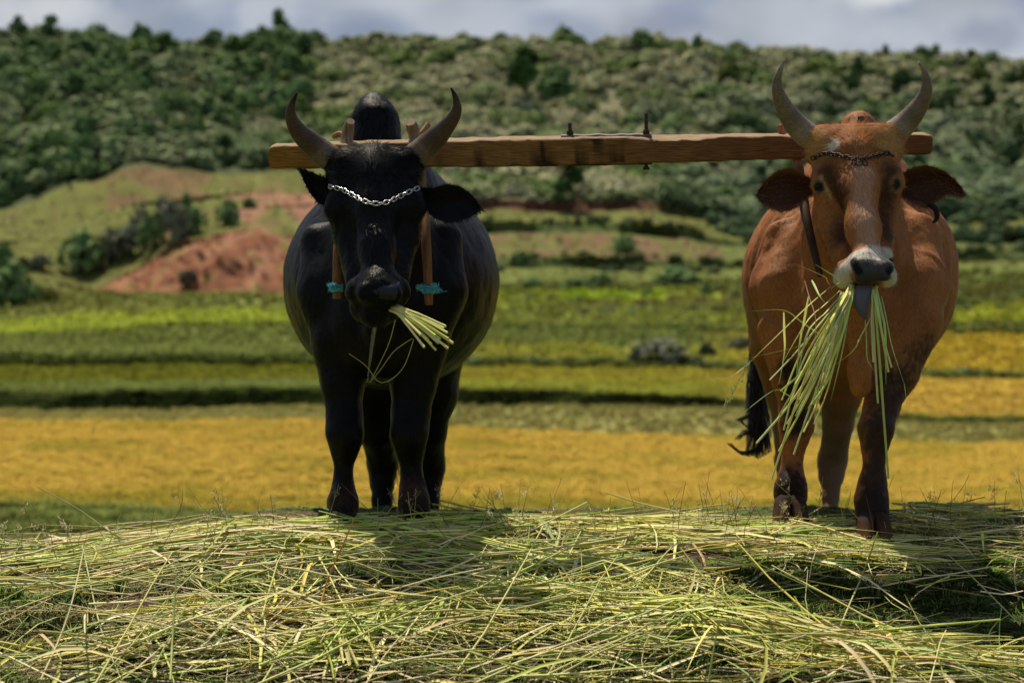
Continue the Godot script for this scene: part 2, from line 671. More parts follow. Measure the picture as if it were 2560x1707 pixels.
# for the strip beyond each row: colours at left, middle and right
const STRIP := [[GRASS, GRASS, GRASS], [GRASS, GRASS, GRASS], [GRASS, GRASS, RIPE], [GOLD, GOLD, GOLD], [OLIVE, OLIVE, OLIVE],
	[Color(0.08, 0.12, 0.03), DEEP, GRASS], [GRASS, Color(0.22, 0.24, 0.03), GOLD], [Color(0.15, 0.165, 0.015), Color(0.28, 0.26, 0.03), GOLD], [Color(0.10, 0.13, 0.03), GRASS, GRASS], [GRASS, Color(0.22, 0.23, 0.03), RIPE],
	[GRASS, GRASS, RIPE], [Color(0.28, 0.34, 0.04), GRASS, GRASS], [Color(0.30, 0.36, 0.04), Color(0.19, 0.22, 0.04), LIME], [Color(0.20, 0.23, 0.05), GRASS, GRASS], [Color(0.17, 0.19, 0.045), Color(0.22, 0.26, 0.03), PASTURE],
	[Color(0.15, 0.165, 0.04), Color(0.13, 0.15, 0.035), GRASS], [EARTH, Color(0.11, 0.13, 0.03), Color(0.11, 0.13, 0.03)], [EARTH, DEEP, DEEP], [PASTURE, Color(0.12, 0.115, 0.035), Color(0.10, 0.12, 0.03)], [PASTURE, DEEP, DEEP],
	[PASTURE, Color(0.11, 0.12, 0.03), PASTURE], [BROWN, Color(0.13, 0.06, 0.035), DEEP], [PASTURE, SCRUB, SCRUB], [WOOD, SCRUB, SCRUB], [WOOD, SCRUB, SCRUB], [SCRUB, SCRUB, SCRUB]]

func land_color(px: float, s: float, p: Vector3) -> Color:
	var r := clampi(int(s), 0, STRIP.size() - 1)
	var w := s - r
	var c: Array = STRIP[r]
	var j := px + noise.get_noise_2d(px * 0.01, s * 4.0) * 90.0
	var col: Color = c[0].lerp(c[1], smoothstep(760.0, 1060.0, j)).lerp(c[2], smoothstep(1700.0, 2060.0, j) if r < 15 else smoothstep(1560.0, 1800.0, j))
	var n1 := noise.get_noise_2d(p.x * 0.35, p.z * 0.35)
	var n2 := noise.get_noise_2d(p.x * 1.3 + 40.0, p.z * 0.5)
	if r == 16 or r == 17:
		# the cut red bluff: bare earth with paler slips and a few grassed spots
		var bare := smoothstep(190.0, 260.0, j)
		var pale := smoothstep(0.05, 0.3, noise.get_noise_2d(px * 0.012 - s * 2.2, s * 1.5))
		var red := EARTH.lerp(EARTH_PALE, pale)
		col = PASTURE.lerp(red, bare).lerp(col, smoothstep(900.0, 1080.0, j))
		if n1 > 0.28:
			col = col.lerp(GRASS, 0.5)
	if r >= 18 and r <= 22 and px < 1080.0:
		# pasture with worn red ground
		var worn := smoothstep(0.0, 0.25, noise.get_noise_2d(px * 0.004 + 3.0, s * 0.55) + (0.32 if px > 560.0 and px < 900.0 and r > 17 and r < 22 else -0.15))
		col = PASTURE.lerp(Color(0.235, 0.125, 0.075), worn * smoothstep(300.0, 520.0, px))
	if r == 22 and px < 900.0:
		var top := noise.get_noise_2d(px * 0.01, 3.0)
		var worn2 := smoothstep(0.1, 0.4, noise.get_noise_2d(px * 0.006 + 9.0, s * 1.2) + (0.35 if px > 270.0 and px < 520.0 else -0.1))
		col = PASTURE.lerp(Color(0.135, 0.08, 0.042), worn2 * 0.9).lerp(col, 0.12 + 0.1 * top)
	if r == 23 or r == 24:
		var slip := Vector2((px - 478.0 + (s - 24.2) * 45.0) / 42.0, (s - 24.2) / 0.6).length() + noise.get_noise_2d(px * 0.03, s * 6.0) * 1.5
		col = col.lerp(Color(0.20, 0.09, 0.055), smoothstep(1.0, 0.5, slip))
	if r == 18 and px > 1080.0 and px < 1800.0:
		col = col.lerp(Color(0.15, 0.085, 0.048), smoothstep(0.02, 0.3, noise.get_noise_2d(px * 0.008, s * 5.0) + (0.12 if px > 1450.0 else -0.05)))
	if r == 14 and px > 1395.0 and px < 1660.0 and w > 0.35:
		return Color(0.26, 0.36, 0.02)
	if r == 14 and px > 1350.0 and px < 1900.0:
		col = BROWN.lerp(col, smoothstep(0.15, 0.5, w + n1))
	var k := 1.0 + n1 * 0.35 + n2 * 0.25
	if r == 3:
		k = 1.0 + n1 * 0.10 + n2 * 0.07
	return Color(col.r * k, col.g * (k + n2 * 0.06), col.b * k)

func build_land() -> void:
	var ground := MB.new()
	var far := 4000.0
	ground.quad(Vector3(-far, -4.6, -far), Vector3(far, -4.6, -far), Vector3(far, -4.6, 200), Vector3(-far, -4.6, 200), Vector3.UP, GRASS)
	var m0 := mat("plain", 0.95, 0.2)
	var g := put("ground", ground.mesh(m0))
	tag(g, "wide green valley floor beneath everything", "ground", "", "structure")

	var m := mat("land", 0.95, 0.2)
	var pts := []
	var cols := []
	var xs := []
	var px := -2000.0
	while px <= 4600.0:
		xs.append(px)
		px += 16.0 if px > -150.0 and px < 2700.0 else 60.0
	var w := xs.size()
	var ss := []
	for r in ROWS.size() - 1:
		for k in ROWS[r][1]:
			ss.append(r + float(k) / ROWS[r][1])
	ss.append(float(ROWS.size() - 1) - 0.001)
	for s in ss:
		for x in xs:
			var p := land(x, s)
			pts.append(p)
			cols.append(land_color(x, s + 0.001, p))
	var mb := MB.new()
	mb.grid(pts, cols, w)
	for k in mb.n.size():
		if mb.n[k].y < 0.0:
			mb.n[k] = -mb.n[k]
	var o := put("terraced_hillside", mb.mesh(m))
	tag(o, "rice terraces, red earth bluff and scrubby hill across the valley", "hillside", "", "structure")

# ------------------------------------------------------------------ crops and scrub that nobody could count
func tuft(n_blades: int, h: float, spread: float, width: float, droop: float) -> MB:
	var mb := MB.new()
	for k in n_blades:
		var a := rr(0, TAU)
		var o := Vector3(cos(a), 0, sin(a)) * rr(0.0, spread * 0.35)
		var out := Vector3(cos(a + rr(-0.6, 0.6)), 0, sin(a + rr(-0.6, 0.6)))
		var hh := h * rr(0.7, 1.1)
		var p1 := o + out * spread * rr(0.1, 0.4) + Vector3(0, hh * 0.6, 0)
		var p2 := p1 + out * spread * rr(0.3, 0.8) + Vector3(0, hh * 0.4 - droop * rr(0.3, 1.0), 0)
		var side := out.cross(Vector3.UP)
		var c := Color.WHITE * rr(0.8, 1.2)
		c.a = 1.0
		var nn := (Vector3.UP * 1.2 + out * 0.6 + Vector3(rr(-0.3, 0.3), 0, rr(-0.3, 0.3))).normalized()
		mb.quad(o - side * width, o + side * width, p1 + side * width, p1 - side * width, nn, c)
		mb.tri(p1 - side * width, p1 + side * width, p2, nn, c)
	return mb

func scatter(called: String, label: String, category: String, variants: Array, places: Array) -> Node3D:
	# one object of kind stuff; places: [variant, Transform3D, colour]
	var root: Node3D = null
	if variants.size() > 1:
		root = Node3D.new()
		root.name = numbered(called)
		add_child(root)
		tag(root, label, category, "", "stuff")
	for q in variants.size():
		var mine := []
		for p in places:
			if p[0] == q:
				mine.append(p)
		if mine.is_empty():
			continue
		var mm := MultiMesh.new()
		mm.transform_format = MultiMesh.TRANSFORM_3D
		mm.use_colors = true
		mm.mesh = variants[q]
		mm.instance_count = mine.size()
		for k in mine.size():
			mm.set_instance_transform(k, mine[k][1])
			mm.set_instance_color(k, mine[k][2])
		var o := MultiMeshInstance3D.new()
		o.multimesh = mm
		if root:
			o.name = called + "_patch"
			o.set_meta("kind", "stuff")
			root.add_child(o, true)
		else:
			o.name = numbered(called)
			add_child(o)
			tag(o, label, category, "", "stuff")
			root = o
	return root

func turned(p: Vector3, scale_: float, tall := 1.0) -> Transform3D:
	return Transform3D(Basis(Vector3.UP, rr(0, TAU)).scaled(Vector3(scale_, scale_ * tall, scale_)), p)

func crop(called: String, label: String, r0: float, r1: float, x0: float, x1: float, n: int, variants: Array, size: float, tint: Callable) -> void:
	var places := []
	for k in n:
		var px := rr(x0, x1)
		var s := lerpf(r0, r1, rng.randf())
		var p := land(px, s)
		var c: Color = tint.call(px, s, p)
		places.append([rng.randi() % variants.size(), turned(p - Vector3(0, 0.06 * size, 0), size * rr(0.75, 1.2), rr(0.8, 1.15)), c])
	scatter(called, label, "crop", variants, places)

func build_fields() -> void:
	var leaf := mat("crop_leaf", 0.85, 0.12, 0.5)
	var rice := []
	for k in 3:
		rice.append(tuft(26, 0.30, 0.26, 0.010, 0.10).mesh(leaf))
	var big := []
	for k in 3:
		big.append(tuft(16, 0.34, 0.34, 0.022, 0.08).mesh(leaf))
	crop("golden_rice", "ripe golden rice field just beyond the bank", 3.0, 4.0, -420.0, 2980.0, 42000, rice, 0.55,
		func(px: float, s: float, p: Vector3) -> Color:
			var c := GOLD.lerp(Color(0.30, 0.27, 0.03), clampf(noise.get_noise_2d(p.x * 0.25, p.z * 0.25) * 1.6, 0.0, 0.7))
			if s < 3.12: c = c.lerp(Color(0.22, 0.21, 0.02), 0.6)
			return vary(c, 0.18))
	var same := func(px: float, s: float, p: Vector3) -> Color:
		return vary(land_color(px, s, p), 0.22)
	crop("verge_grass", "green grass verge below the bank at left", 1.6, 3.0, -420.0, 2980.0, 7000, rice, 0.9, same)
	crop("stubble_grass", "olive stubble strip behind the golden rice", 4.0, 5.0, -420.0, 2980.0, 5000, rice, 0.6, same)
	crop("bank_grass", "dark grassy terrace bank behind the golden rice", 5.0, 6.0, -420.0, 2980.0, 4200, rice, 0.9, same)
	crop("terrace_rice", "strip of green and yellow rice on the second terrace", 6.0, 8.0, -420.0, 2980.0, 14000, rice, 1.1, same)
	crop("distant_rice", "yellow and green rice plots in the middle of the valley", 8.0, 11.0, -420.0, 2980.0, 11000, big, 1.2, same)
	crop("valley_crops", "leafy green crop plots at the foot of the terraces", 11.0, 16.0, -420.0, 2980.0, 12000, big, 1.7, same)
	crop("pasture_tussocks", "grass tussocks on the pasture and upper terraces", 16.0, 23.0, -420.0, 2980.0, 3500, big, 0.9,
		func(px: float, s: float, p: Vector3) -> Color:
			var c := land_color(px, s, p)
			return vary(c, 0.25))

func bush(n_leaf: int, leaf: float, lobes: int, tall: float, pointed: float) -> MB:
	# many leaf-sized faces spread through the outer part of a lumpy crown of radius about 1, standing on y = 0
	var mb := MB.new()
	var cs := []
	for k in lobes:
		var a := TAU * k / lobes + rr(-0.4, 0.4)
		var up := rr(0.25, 0.95)
		var rad := (1.0 - pointed * up) * rr(0.25, 0.6)
		cs.append([Vector3(cos(a) * rad, up * tall, sin(a) * rad), (1.0 - pointed * up * 0.75) * rr(0.38, 0.6)])
	cs.append([Vector3(0, tall * 1.0, 0), (1.0 - pointed * 0.7) * 0.5])
	for k in n_leaf:
		var lobe: Array = cs[rng.randi() % cs.size()]
		var d := Vector3(rr(-1, 1), rr(-0.8, 1), rr(-1, 1)).normalized()
		var p: Vector3 = lobe[0] + d * lobe[1] * sqrt(rr(0.35, 1.15)) * Vector3(1, 0.9, 1)
		p.y = maxf(p.y, 0.03)
		var nn := (d + Vector3(rr(-0.7, 0.7), rr(0.1, 1.5), rr(-0.7, 0.7))).normalized()
		var s := nn.cross(Vector3(rr(-1, 1), rr(-1, 1), rr(-1, 1))).normalized() * leaf * rr(0.6, 1.3)
		var u := nn.cross(s).normalized() * leaf * rr(0.8, 1.7)
		var c := Color.WHITE * rr(0.85, 1.15)
		c.a = 1.0
		mb.quad(p - s * 0.5, p + u - s * 0.2, p + s * 0.6, p - u, nn, c)
	return mb

var bushes := []
var trees := []

func build_scrub() -> void:
	var leaf := mat("foliage", 0.8, 0.15, 0.45)
	for k in 5:
		bushes.append(bush(230, 0.19, 6, 0.72, 0.2).mesh(leaf))
	for k in 4:
		trees.append(bush(320, 0.17, 8, 1.6, 0.68).mesh(leaf))
	var places := []
	for k in 9500:
		var px := rr(-420.0, 2980.0)
		var s := 22.0 + 3.6 * pow(rng.randf(), 0.9)
		if px < 860.0 and s < 23.05:
			continue
		var slip := Vector2((px - 478.0 + (s - 24.2) * 45.0) / 42.0, (s - 24.2) / 0.6).length() + noise.get_noise_2d(px * 0.03, s * 6.0) * 1.5
		if slip < 0.7:
			continue
		var p := land(px, s)
		var left := smoothstep(900.0, 480.0, px + noise.get_noise_2d(px * 0.004, s) * 350.0)
		var right := smoothstep(1500.0, 1900.0, px + noise.get_noise_2d(px * 0.005, s * 2.0) * 300.0) * smoothstep(24.9, 23.7, s)
		var gap := noise.get_noise_2d(p.x * 0.06, p.z * 0.06)
		if gap > 0.36 and rng.randf() < 0.6:
			continue
		var grey := Color(0.39, 0.39, 0.225)
		var dark := Color(0.145, 0.21, 0.09)
		var c := grey.lerp(Color(0.17, 0.24, 0.07), clampf(noise.get_noise_2d(p.x * 0.05, p.z * 0.07) * 2.2 + 0.25, 0.0, 1.0))
		c = c.lerp(dark, left * rr(0.55, 1.0))
		c = c.lerp(Color(0.15, 0.21, 0.11), right * rr(0.5, 1.0))
		var big := (rr(0.6, 1.3) if rng.randf() < 0.6 else rr(1.3, 2.5)) * (1.0 + left * 0.3 + right * 0.2)
		places.append([rng.randi() % 5, turned(p - Vector3(0, 0.2, 0), big, rr(0.6, 1.05)), vary(c, 0.16)])
	# hedges on the terrace edges and thickets on the right
	for k in 1500:
		var rows := [8.4, 12.8, 14.5, 16.9, 18.0, 20.0, 22.0]
		var s: float = rows[rng.randi() % rows.size()] + rr(-0.08, 0.08)
		var px := rr(820.0, 2980.0)
		if s < 10.0 and rng.randf() < 0.75:
			continue
		var keep := noise.get_noise_2d(px * 0.008, s * 7.0)
		if keep < 0.02:
			continue
		var p := land(px, s)
		places.append([rng.randi() % 5, turned(p - Vector3(0, 0.15, 0), rr(0.35, 0.8), rr(0.6, 1.0)), vary(Color(0.13, 0.165, 0.065), 0.35)])
	for k in 900:
		var px := rr(1650.0, 2980.0)
		var s := rr(18.5, 23.2)
		var edge := 1620.0 + (22.5 - s) * 95.0
		if px < edge + rr(-40.0, 60.0) or (px > 2330.0 and noise.get_noise_2d(px * 0.01, s * 3.0) < 0.12):
			continue
		var p := land(px, s)
		places.append([rng.randi() % 5, turned(p - Vector3(0, 0.15, 0), rr(0.8, 1.5), rr(0.8, 1.2)), vary(Color(0.11, 0.165, 0.075), 0.35)])
	# leafy crop plants in the plots at the foot of the bluff
	for k in 900:
		var px := rr(150.0, 1000.0) if rng.randf() < 0.6 else rr(1000.0, 2000.0)
		var s := rr(11.0, 13.6) if px < 1000.0 else rr(9.6, 12.8)
		var keep := noise.get_noise_2d(px * 0.006 + 3.0, s * 1.7)
		if keep < -0.12: continue
		var p := land(px, s)
		var c := Color(0.27, 0.34, 0.05) if px < 1000.0 else Color(0.17, 0.23, 0.05)
		places.append([rng.randi() % 5, turned(p - Vector3(0, 0.1, 0), rr(0.22, 0.5), rr(0.7, 1.2)), vary(c, 0.3)])
	scatter("hillside_scrub", "dense grey green scrub covering the hillside", "scrub", bushes, places)

# ------------------------------------------------------------------ trees and bushes one can tell apart
var tree_mats := {}

func crown_mesh(kind: int, col: Color) -> Mesh:
	var key := "%d_%s" % [kind, col.to_html()]
	if tree_mats.has(key):
		return tree_mats[key]
	var src: Mesh = bushes[kind] if kind < 5 else trees[kind - 5]
	var arr := src.surface_get_arrays(0)
	var cs: PackedColorArray = arr[Mesh.ARRAY_COLOR]
	for k in cs.size():
		cs[k] = Color(cs[k].r * col.r, cs[k].g * col.g, cs[k].b * col.b)
	arr[Mesh.ARRAY_COLOR] = cs
	var am := ArrayMesh.new()
	am.add_surface_from_arrays(Mesh.PRIMITIVE_TRIANGLES, arr)
	am.surface_set_material(0, mat("foliage", 0.8, 0.15, 0.45))
	tree_mats[key] = am
	return am

var trunk_mesh: Mesh

func plant(called: String, label: String, category: String, group: String, px: float, foot_y: float, wide: float, high: float, kind: int, col: Color, from_row := 2.0) -> void:
	# WIDE and HIGH are the photograph's sizes in pixels
	var s := s_at(px, foot_y, from_row)
	var p := land(px, s)
	var d := -p.z
	var w := wide / F * d * 0.5 * 1.35
	var h := high / F * d * 1.35
	var o := thing(called, label, category, p - Vector3(0, 0.1, 0), group)
	var crown := put("crown", crown_mesh(kind, col), o)
	crown.transform = Transform3D(Basis(Vector3.UP, rr(0, TAU)).scaled(Vector3(w, h / (1.25 if kind < 5 else 2.0), w)), Vector3(0, h * 0.06, 0))
	if trunk_mesh == null:
		var mb := MB.new()
		var bark := [Color(0.10, 0.075, 0.05)]
		mb.tube([Vector3(0, -0.2, 0), Vector3(0.02, 0.3, 0.01), Vector3(-0.02, 0.6, 0), Vector3(0, 1.0, 0.02)], [0.07, 0.05, 0.04, 0.015], 6, bark)
		for k in 5:
			var a := rr(0, TAU)
			var y := rr(0.25, 0.7)
			mb.tube([Vector3(0, y, 0), Vector3(cos(a) * 0.16, y + 0.12, sin(a) * 0.16), Vector3(cos(a) * 0.3, y + 0.28, sin(a) * 0.3)], [0.025, 0.018, 0.006], 5, bark)
		trunk_mesh = mb.mesh(mat("bark", 0.9, 0.2))
	var trunk := put("trunk", trunk_mesh, o)
	trunk.scale = Vector3(w * 1.2, h * 0.85, w * 1.2)

const ORDINAL := ["first", "second", "third", "fourth", "fifth", "sixth", "seventh", "eighth", "ninth", "tenth", "eleventh", "twelfth", "thirteenth", "fourteenth", "fifteenth", "sixteenth", "seventeenth", "eighteenth", "nineteenth", "twentieth", "twenty first", "twenty second", "twenty third", "twenty fourth", "twenty fifth", "twenty sixth", "twenty seventh", "twenty eighth", "twenty ninth", "thirtieth", "thirty first", "thirty second", "thirty third"]
const THICKET := ["low bush at the lower left of the thicket above the red bluff", "broad bush in the lower thicket, above the bluff's left foot", "broad bush in the middle of the thicket above the red bluff", "tallest bush at the right of the thicket above the red bluff", "rightmost low bush of the thicket above the red bluff", "upper left bush of the thicket above the red bluff", "upper middle bush of the thicket above the red bluff", "upper right bush of the thicket above the red bluff", "smallest, leftmost bush of the thicket above the red bluff"]

func build_trees() -> void:
	var dk := Color(0.09, 0.16, 0.055)
	var md := Color(0.135, 0.215, 0.075)
	var lt := Color(0.12, 0.19, 0.05)
	var gy := Color(0.16, 0.175, 0.11)
	plant("skyline_tree", "tallest dark tree on the skyline, above the black ox's left horn", "tree", "trees on the skyline", 697, 125, 62, 82, 5, dk, 23.5)
	plant("skyline_tree", "broad round dark tree on the skyline at upper left", "tree", "trees on the skyline", 352, 135, 75, 58, 6, dk, 23.5)
	plant("skyline_tree", "pointed dark tree near the left end of the skyline", "tree", "trees on the skyline", 125, 120, 60, 66, 7, dk, 23.5)
	plant("skyline_tree", "dark tree at the very left end of the skyline", "tree", "trees on the skyline", 45, 112, 60, 56, 8, dk, 23.5)
	plant("skyline_tree", "thin upright tree on the skyline above the yoke's bolts", "tree", "trees on the skyline", 1538, 118, 26, 58, 5, md, 23.5)
	plant("skyline_tree", "bushy tree pair on the skyline left of the thin upright tree", "tree", "trees on the skyline", 1408, 120, 66, 48, 1, md, 23.5)
	plant("skyline_tree", "low round tree on the skyline right of the thin upright tree", "tree", "trees on the skyline", 1606, 120, 70, 44, 2, md, 23.5)
	plant("skyline_tree", "dark tree on the skyline between the brown ox's horns", "tree", "trees on the skyline", 2058, 152, 56, 48, 6, md, 23.5)
	var sky := [[185, 58, 46], [238, 60, 62], [282, 40, 36], [415, 48, 42], [455, 50, 40], [525, 36, 32], [612, 46, 56], [740, 44, 36], [785, 60, 40], [860, 40, 30], [945, 50, 38],
		[1010, 40, 26], [1080, 46, 30], [1180, 40, 28], [1255, 40, 38], [1320, 46, 30], [1450, 34, 40], [1500, 26, 40], [1680, 36, 28], [1745, 26, 44], [1800, 40, 26], [1850, 34, 32],
		[1900, 40, 30], [1985, 36, 28], [2110, 36, 30], [2190, 30, 40], [2215, 24, 38], [2305, 46, 40], [2340, 40, 42], [2390, 40, 44], [2430, 44, 34], [2480, 36, 38], [2530, 40, 30]]
	for q in sky.size():
		var t: Array = sky[q]
		plant("skyline_tree", "%s small blurred tree from the left end of the skyline" % ORDINAL[q], "tree", "trees on the skyline", t[0], 118 + maxf(0.0, t[0] - 1500.0) * 0.045, t[1] * 1.15, t[2] * 0.85, rng.randi() % 9, md if rng.randf() < 0.6 else dk, 23.5)
	plant("broadleaf_tree", "large bright green tree on the mid hillside behind the yoke", "tree", "", 1310, 275, 110, 130, 6, Color(0.055, 0.11, 0.03), 23.0)
	plant("broadleaf_tree", "dark shrub tree right of the large bright green one", "tree", "", 1392, 265, 90, 90, 2, dk, 23.0)
	plant("broadleaf_tree", "green tree below the middle of the yoke on the terrace edge", "tree", "", 1425, 518, 90, 105, 7, Color(0.04, 0.09, 0.025), 20.0)
	plant("broadleaf_tree", "small dark green tree left of the yoke's end", "tree", "", 562, 408, 42, 60, 6, Color(0.03, 0.08, 0.02), 22.4)
	# the wooded slope at left
	for k in 190:
		var px := rr(-60.0, 760.0)
		var y := rr(130.0, 520.0 - px * 0.28)
		if Vector2((px - 480.0) / 75.0, (y - 215.0) / 90.0).length() < 1.0:
			continue
		var c := dk.lerp(md, rng.randf())
		if rng.randf() < 0.12: c = lt
		plant("slope_tree", "green tree among many on the wooded slope at upper left", "tree", "trees on the wooded left slope", px, y, rr(40, 85), rr(35, 66), rng.randi() % 9, Color(snappedf(c.r, 0.01), snappedf(c.g, 0.01), snappedf(c.b, 0.008)), 22.3)
	for k in 46:
		var px := rr(1780.0, 2560.0)
		var y := rr(190.0, 480.0)
		plant("slope_tree", "green tree among many on the scrubby slope at right", "tree", "trees on the right slope", px, y, rr(36, 66), rr(34, 60), rng.randi() % 9, Color(0.05, 0.09, 0.032) if rng.randf() < 0.7 else Color(0.09, 0.12, 0.032), 22.3)
	# bushes on the pasture and round the bluff
	plant("pasture_bush", "big dark bush on the pasture left of the red bluff", "bush", "", 205, 682, 105, 92, 1, md, 16.5)
	plant("pasture_bush", "tall dark bush at the left edge of the picture", "bush", "", 30, 768, 110, 105, 2, md, 14.5)
	plant("pasture_bush", "small dark bush above the bush at the left edge", "bush", "", 8, 680, 50, 62, 3, dk, 16.0)
	plant("pasture_bush", "low brownish bush between the two dark bushes at left", "bush", "", 55, 675, 48, 30, 4, Color(0.07, 0.07, 0.035), 16.0)
	plant("pasture_bush", "low grey green bush beside the brownish one at left", "bush", "", 98, 672, 50, 34, 0, gy, 16.0)
	plant("pasture_bush", "yellowish bush beside the tall bush at the left edge", "bush", "", 105, 755, 80, 36, 3, Color(0.12, 0.12, 0.025), 14.5)
	plant("pasture_bush", "small round dark bush on the worn ground above the bluff", "bush", "", 622, 522, 38, 28, 2, dk, 18.0)
	plant("pasture_bush", "dark twin bush at the upper rim of the red bluff", "bush", "", 570, 562, 62, 56, 1, md, 18.0)
	plant("pasture_bush", "young leafy shrub at the foot of the red bluff", "bush", "", 642, 748, 34, 42, 6, md, 15.0)
	plant("pasture_bush", "dry grey shrub on the face of the red bluff", "bush", "", 470, 712, 46, 34, 0, Color(0.12, 0.10, 0.075), 16.1)
	var count := 0
	for b in [[285, 650, 70, 70], [330, 640, 80, 74], [385, 620, 76, 80], [435, 600, 70, 84], [480, 585, 60, 60], [350, 585, 50, 62], [410, 560, 52, 66], [465, 556, 44, 60], [250, 668, 50, 40]]:
		count += 1
		plant("pasture_bush", THICKET[count - 1], "bush", "thicket above the red bluff", b[0], b[1], b[2], b[3], rng.randi() % 7, gy if rng.randf() < 0.5 else md, 16.5)
	plant("valley_bush", "long grey green bush in the valley between the oxen", "bush", "", 1655, 912, 130, 62, 0, gy, 8.6)
	plant("valley_bush", "small dark bush at the right end of the long grey one", "bush", "", 1765, 902, 46, 44, 1, Color(0.06, 0.075, 0.04), 8.6)
	plant("valley_bush", "dark bush beside the brown ox's shoulder", "bush", "", 1858, 885, 80, 40, 3, Color(0.07, 0.075, 0.045), 9.0)
	plant("valley_bush", "low green bush on the far path", "bush", "", 1618, 742, 34, 24, 2, lt, 14.0)
	plant("valley_bush", "round green bush near the brown ox's flank", "bush", "", 1765, 742, 30, 34, 1, md, 14.0)
	count = 0
	for b in [[1130, 650, 50, 34], [1300, 660, 46, 30], [1500, 720, 60, 34], [1690, 715, 90, 50], [1330, 722, 60, 26], [1440, 725, 70, 30], [1560, 632, 60, 40]]:
		count += 1
		plant("terrace_bush", ["small round bush on a terrace edge beside the black ox's flank", "small bush on the terrace edge below the yoke's left half", "bush on the lower terrace below the yoke's bolts", "wide bush on the lower terrace near the brown ox's shoulder", "flat bush on the lower terrace right of the black ox", "flat bush on the lower terrace midway between the oxen", "bush on the upper terrace edge midway between the oxen"][count - 1], "bush", "bushes along the terraces", b[0], b[1], b[2], b[3], rng.randi() % 5, md, 12.5)

func build_herder() -> void:
	# a far-off person in dark clothes at the edge of the wood
	var s := s_at(173, 474, 20.0)
	var p := land(173, s)
	var h := 34.0 / F * -p.z
	var f := Flesh.new()
	var u := h / 1.7
	f.bone(Vector3(-0.10, 0.05, 0) * u, Vector3(-0.09, 0.85, 0) * u, 0.06 * u, 0.09 * u, 0.05)
	f.bone(Vector3(0.12, 0.05, 0.05) * u, Vector3(0.09, 0.85, 0) * u, 0.06 * u, 0.09 * u, 0.05)
	f.bone(Vector3(0, 0.9, 0) * u, Vector3(0, 1.35, 0) * u, 0.15 * u, 0.17 * u, 0.05)
	f.bone(Vector3(-0.2, 1.38, 0) * u, Vector3(-0.27, 0.85, 0.04) * u, 0.06 * u, 0.04 * u, 0.03)
	f.bone(Vector3(0.2, 1.38, 0) * u, Vector3(0.25, 0.9, 0.1) * u, 0.06 * u, 0.04 * u, 0.03)
	f.bone(Vector3(0, 1.4, 0) * u, Vector3(0, 1.5, 0) * u, 0.06 * u, 0.06 * u, 0.03)
	f.bone(Vector3(0, 1.6, 0) * u, Vector3(0, 1.63, 0.01) * u, 0.1 * u, 0.1 * u, 0.02)
	var mb := f.build(Vector3(-0.5, -0.1, -0.4), Vector3(0.5, 1.9, 0.4), 0.04)
	smooth_normals(mb)
	for v in mb.v:
		mb.c.append(Color(0.03, 0.022, 0.018) if v.y > 1.5 * u else Color(0.018, 0.018, 0.028))
	var o := thing("person", "distant person in dark clothes standing at the wood's edge", "person", p)
	put("body", mb.mesh(mat("cloth", 0.9, 0.2)), o)

# ------------------------------------------------------------------ the bank that the oxen stand on
func bank_y(x: float, d: float) -> float:
	var fwd := 6.95 - d
	var y := 0.012 - 0.105 * (sqrt(fwd * fwd + 0.09) + fwd)
	y -= 0.045 * smoothstep(0.55, 0.85, x) * smoothstep(5.75, 6.0, d) * smoothstep(6.75, 6.4, d)
	var back := maxf(0.0, d - 7.45)
	y -= minf(3.4, 0.075 * back * back)
	y -= 0.10 * smoothstep(-0.7, -1.7, x) * smoothstep(6.0, 7.0, d) + 0.012
	y += noise.get_noise_2d(x * 1.1, d * 1.1) * 0.045 * (0.55 + 0.45 * smoothstep(7.0, 6.2, d)) + noise.get_noise_2d(x * 4.0 + 9.0, d * 4.0) * 0.014
	return y

func bank_at(px: float, py: float, lift := 0.0) -> Vector3:
	# the point of the bank that shows at a photograph position
	var d := 4.5
	while d < 7.6:
		var p := at(px, py, d)
		if p.y < bank_y(p.x, d) + lift:
			return p
		d += 0.01
	return at(px, py, 7.3)

func build_bank() -> void:
	var m := mat("soil", 0.95, 0.2)
	m.albedo_texture = streaks(256, 22.0, 22.0, 33, 0.55, 1.15)
	m.uv1_triplanar = true
	m.uv1_world_triplanar = true
	m.uv1_scale = Vector3(2.3, 2.3, 2.3)
	var pts := []
	var cols := []
	var w := 261
	var d := 2.6
	var rows := 0
	while d < 17.0:
		for k in w:
			var x := (k - 130) * 0.02 * (1.0 + d * 0.12)
			pts.append(Vector3(x, bank_y(x, d), -d))
			var g := smoothstep(-0.25, 0.25, noise.get_noise_2d(x * 1.7, d * 1.7) + 0.12 + 0.25 * smoothstep(0.2, 1.2, x))
			var c := Color(0.115, 0.075, 0.045).lerp(Color(0.085, 0.10, 0.028), g)
			if d > 8.6: c = Color(0.09, 0.115, 0.03)
			var k2 := 1.0 + noise.get_noise_2d(x * 9.0, d * 9.0) * 0.5
			cols.append(Color(c.r * k2, c.g * k2, c.b * k2))
		rows += 1
		d += 0.03 if d < 8.5 else 0.12
	var mb := MB.new()
	mb.grid(pts, cols, w)
	for k in mb.n.size():
		if mb.n[k].y < 0.0: mb.n[k] = -mb.n[k]
	var o := put("bank_ground", mb.mesh(m))
	tag(o, "earth bank with short grass that the oxen stand on", "ground", "", "structure")

# ------------------------------------------------------------------ oxen
func limb(f: Flesh, pts: Array, k: float) -> void:
	for i in pts.size() - 1:
		var a: Array = pts[i]
		var b: Array = pts[i + 1]
		# the smooth joint swells two bones that share a point by about a quarter of k
		var ra: float = a[3] / F * a[2]
		var rb: float = b[3] / F * b[2]
		f.bone(at(a[0], a[1], a[2]), at(b[0], b[1], b[2]), maxf(ra - k * 0.2, ra * 0.7), maxf(rb - k * 0.2, rb * 0.7), k)

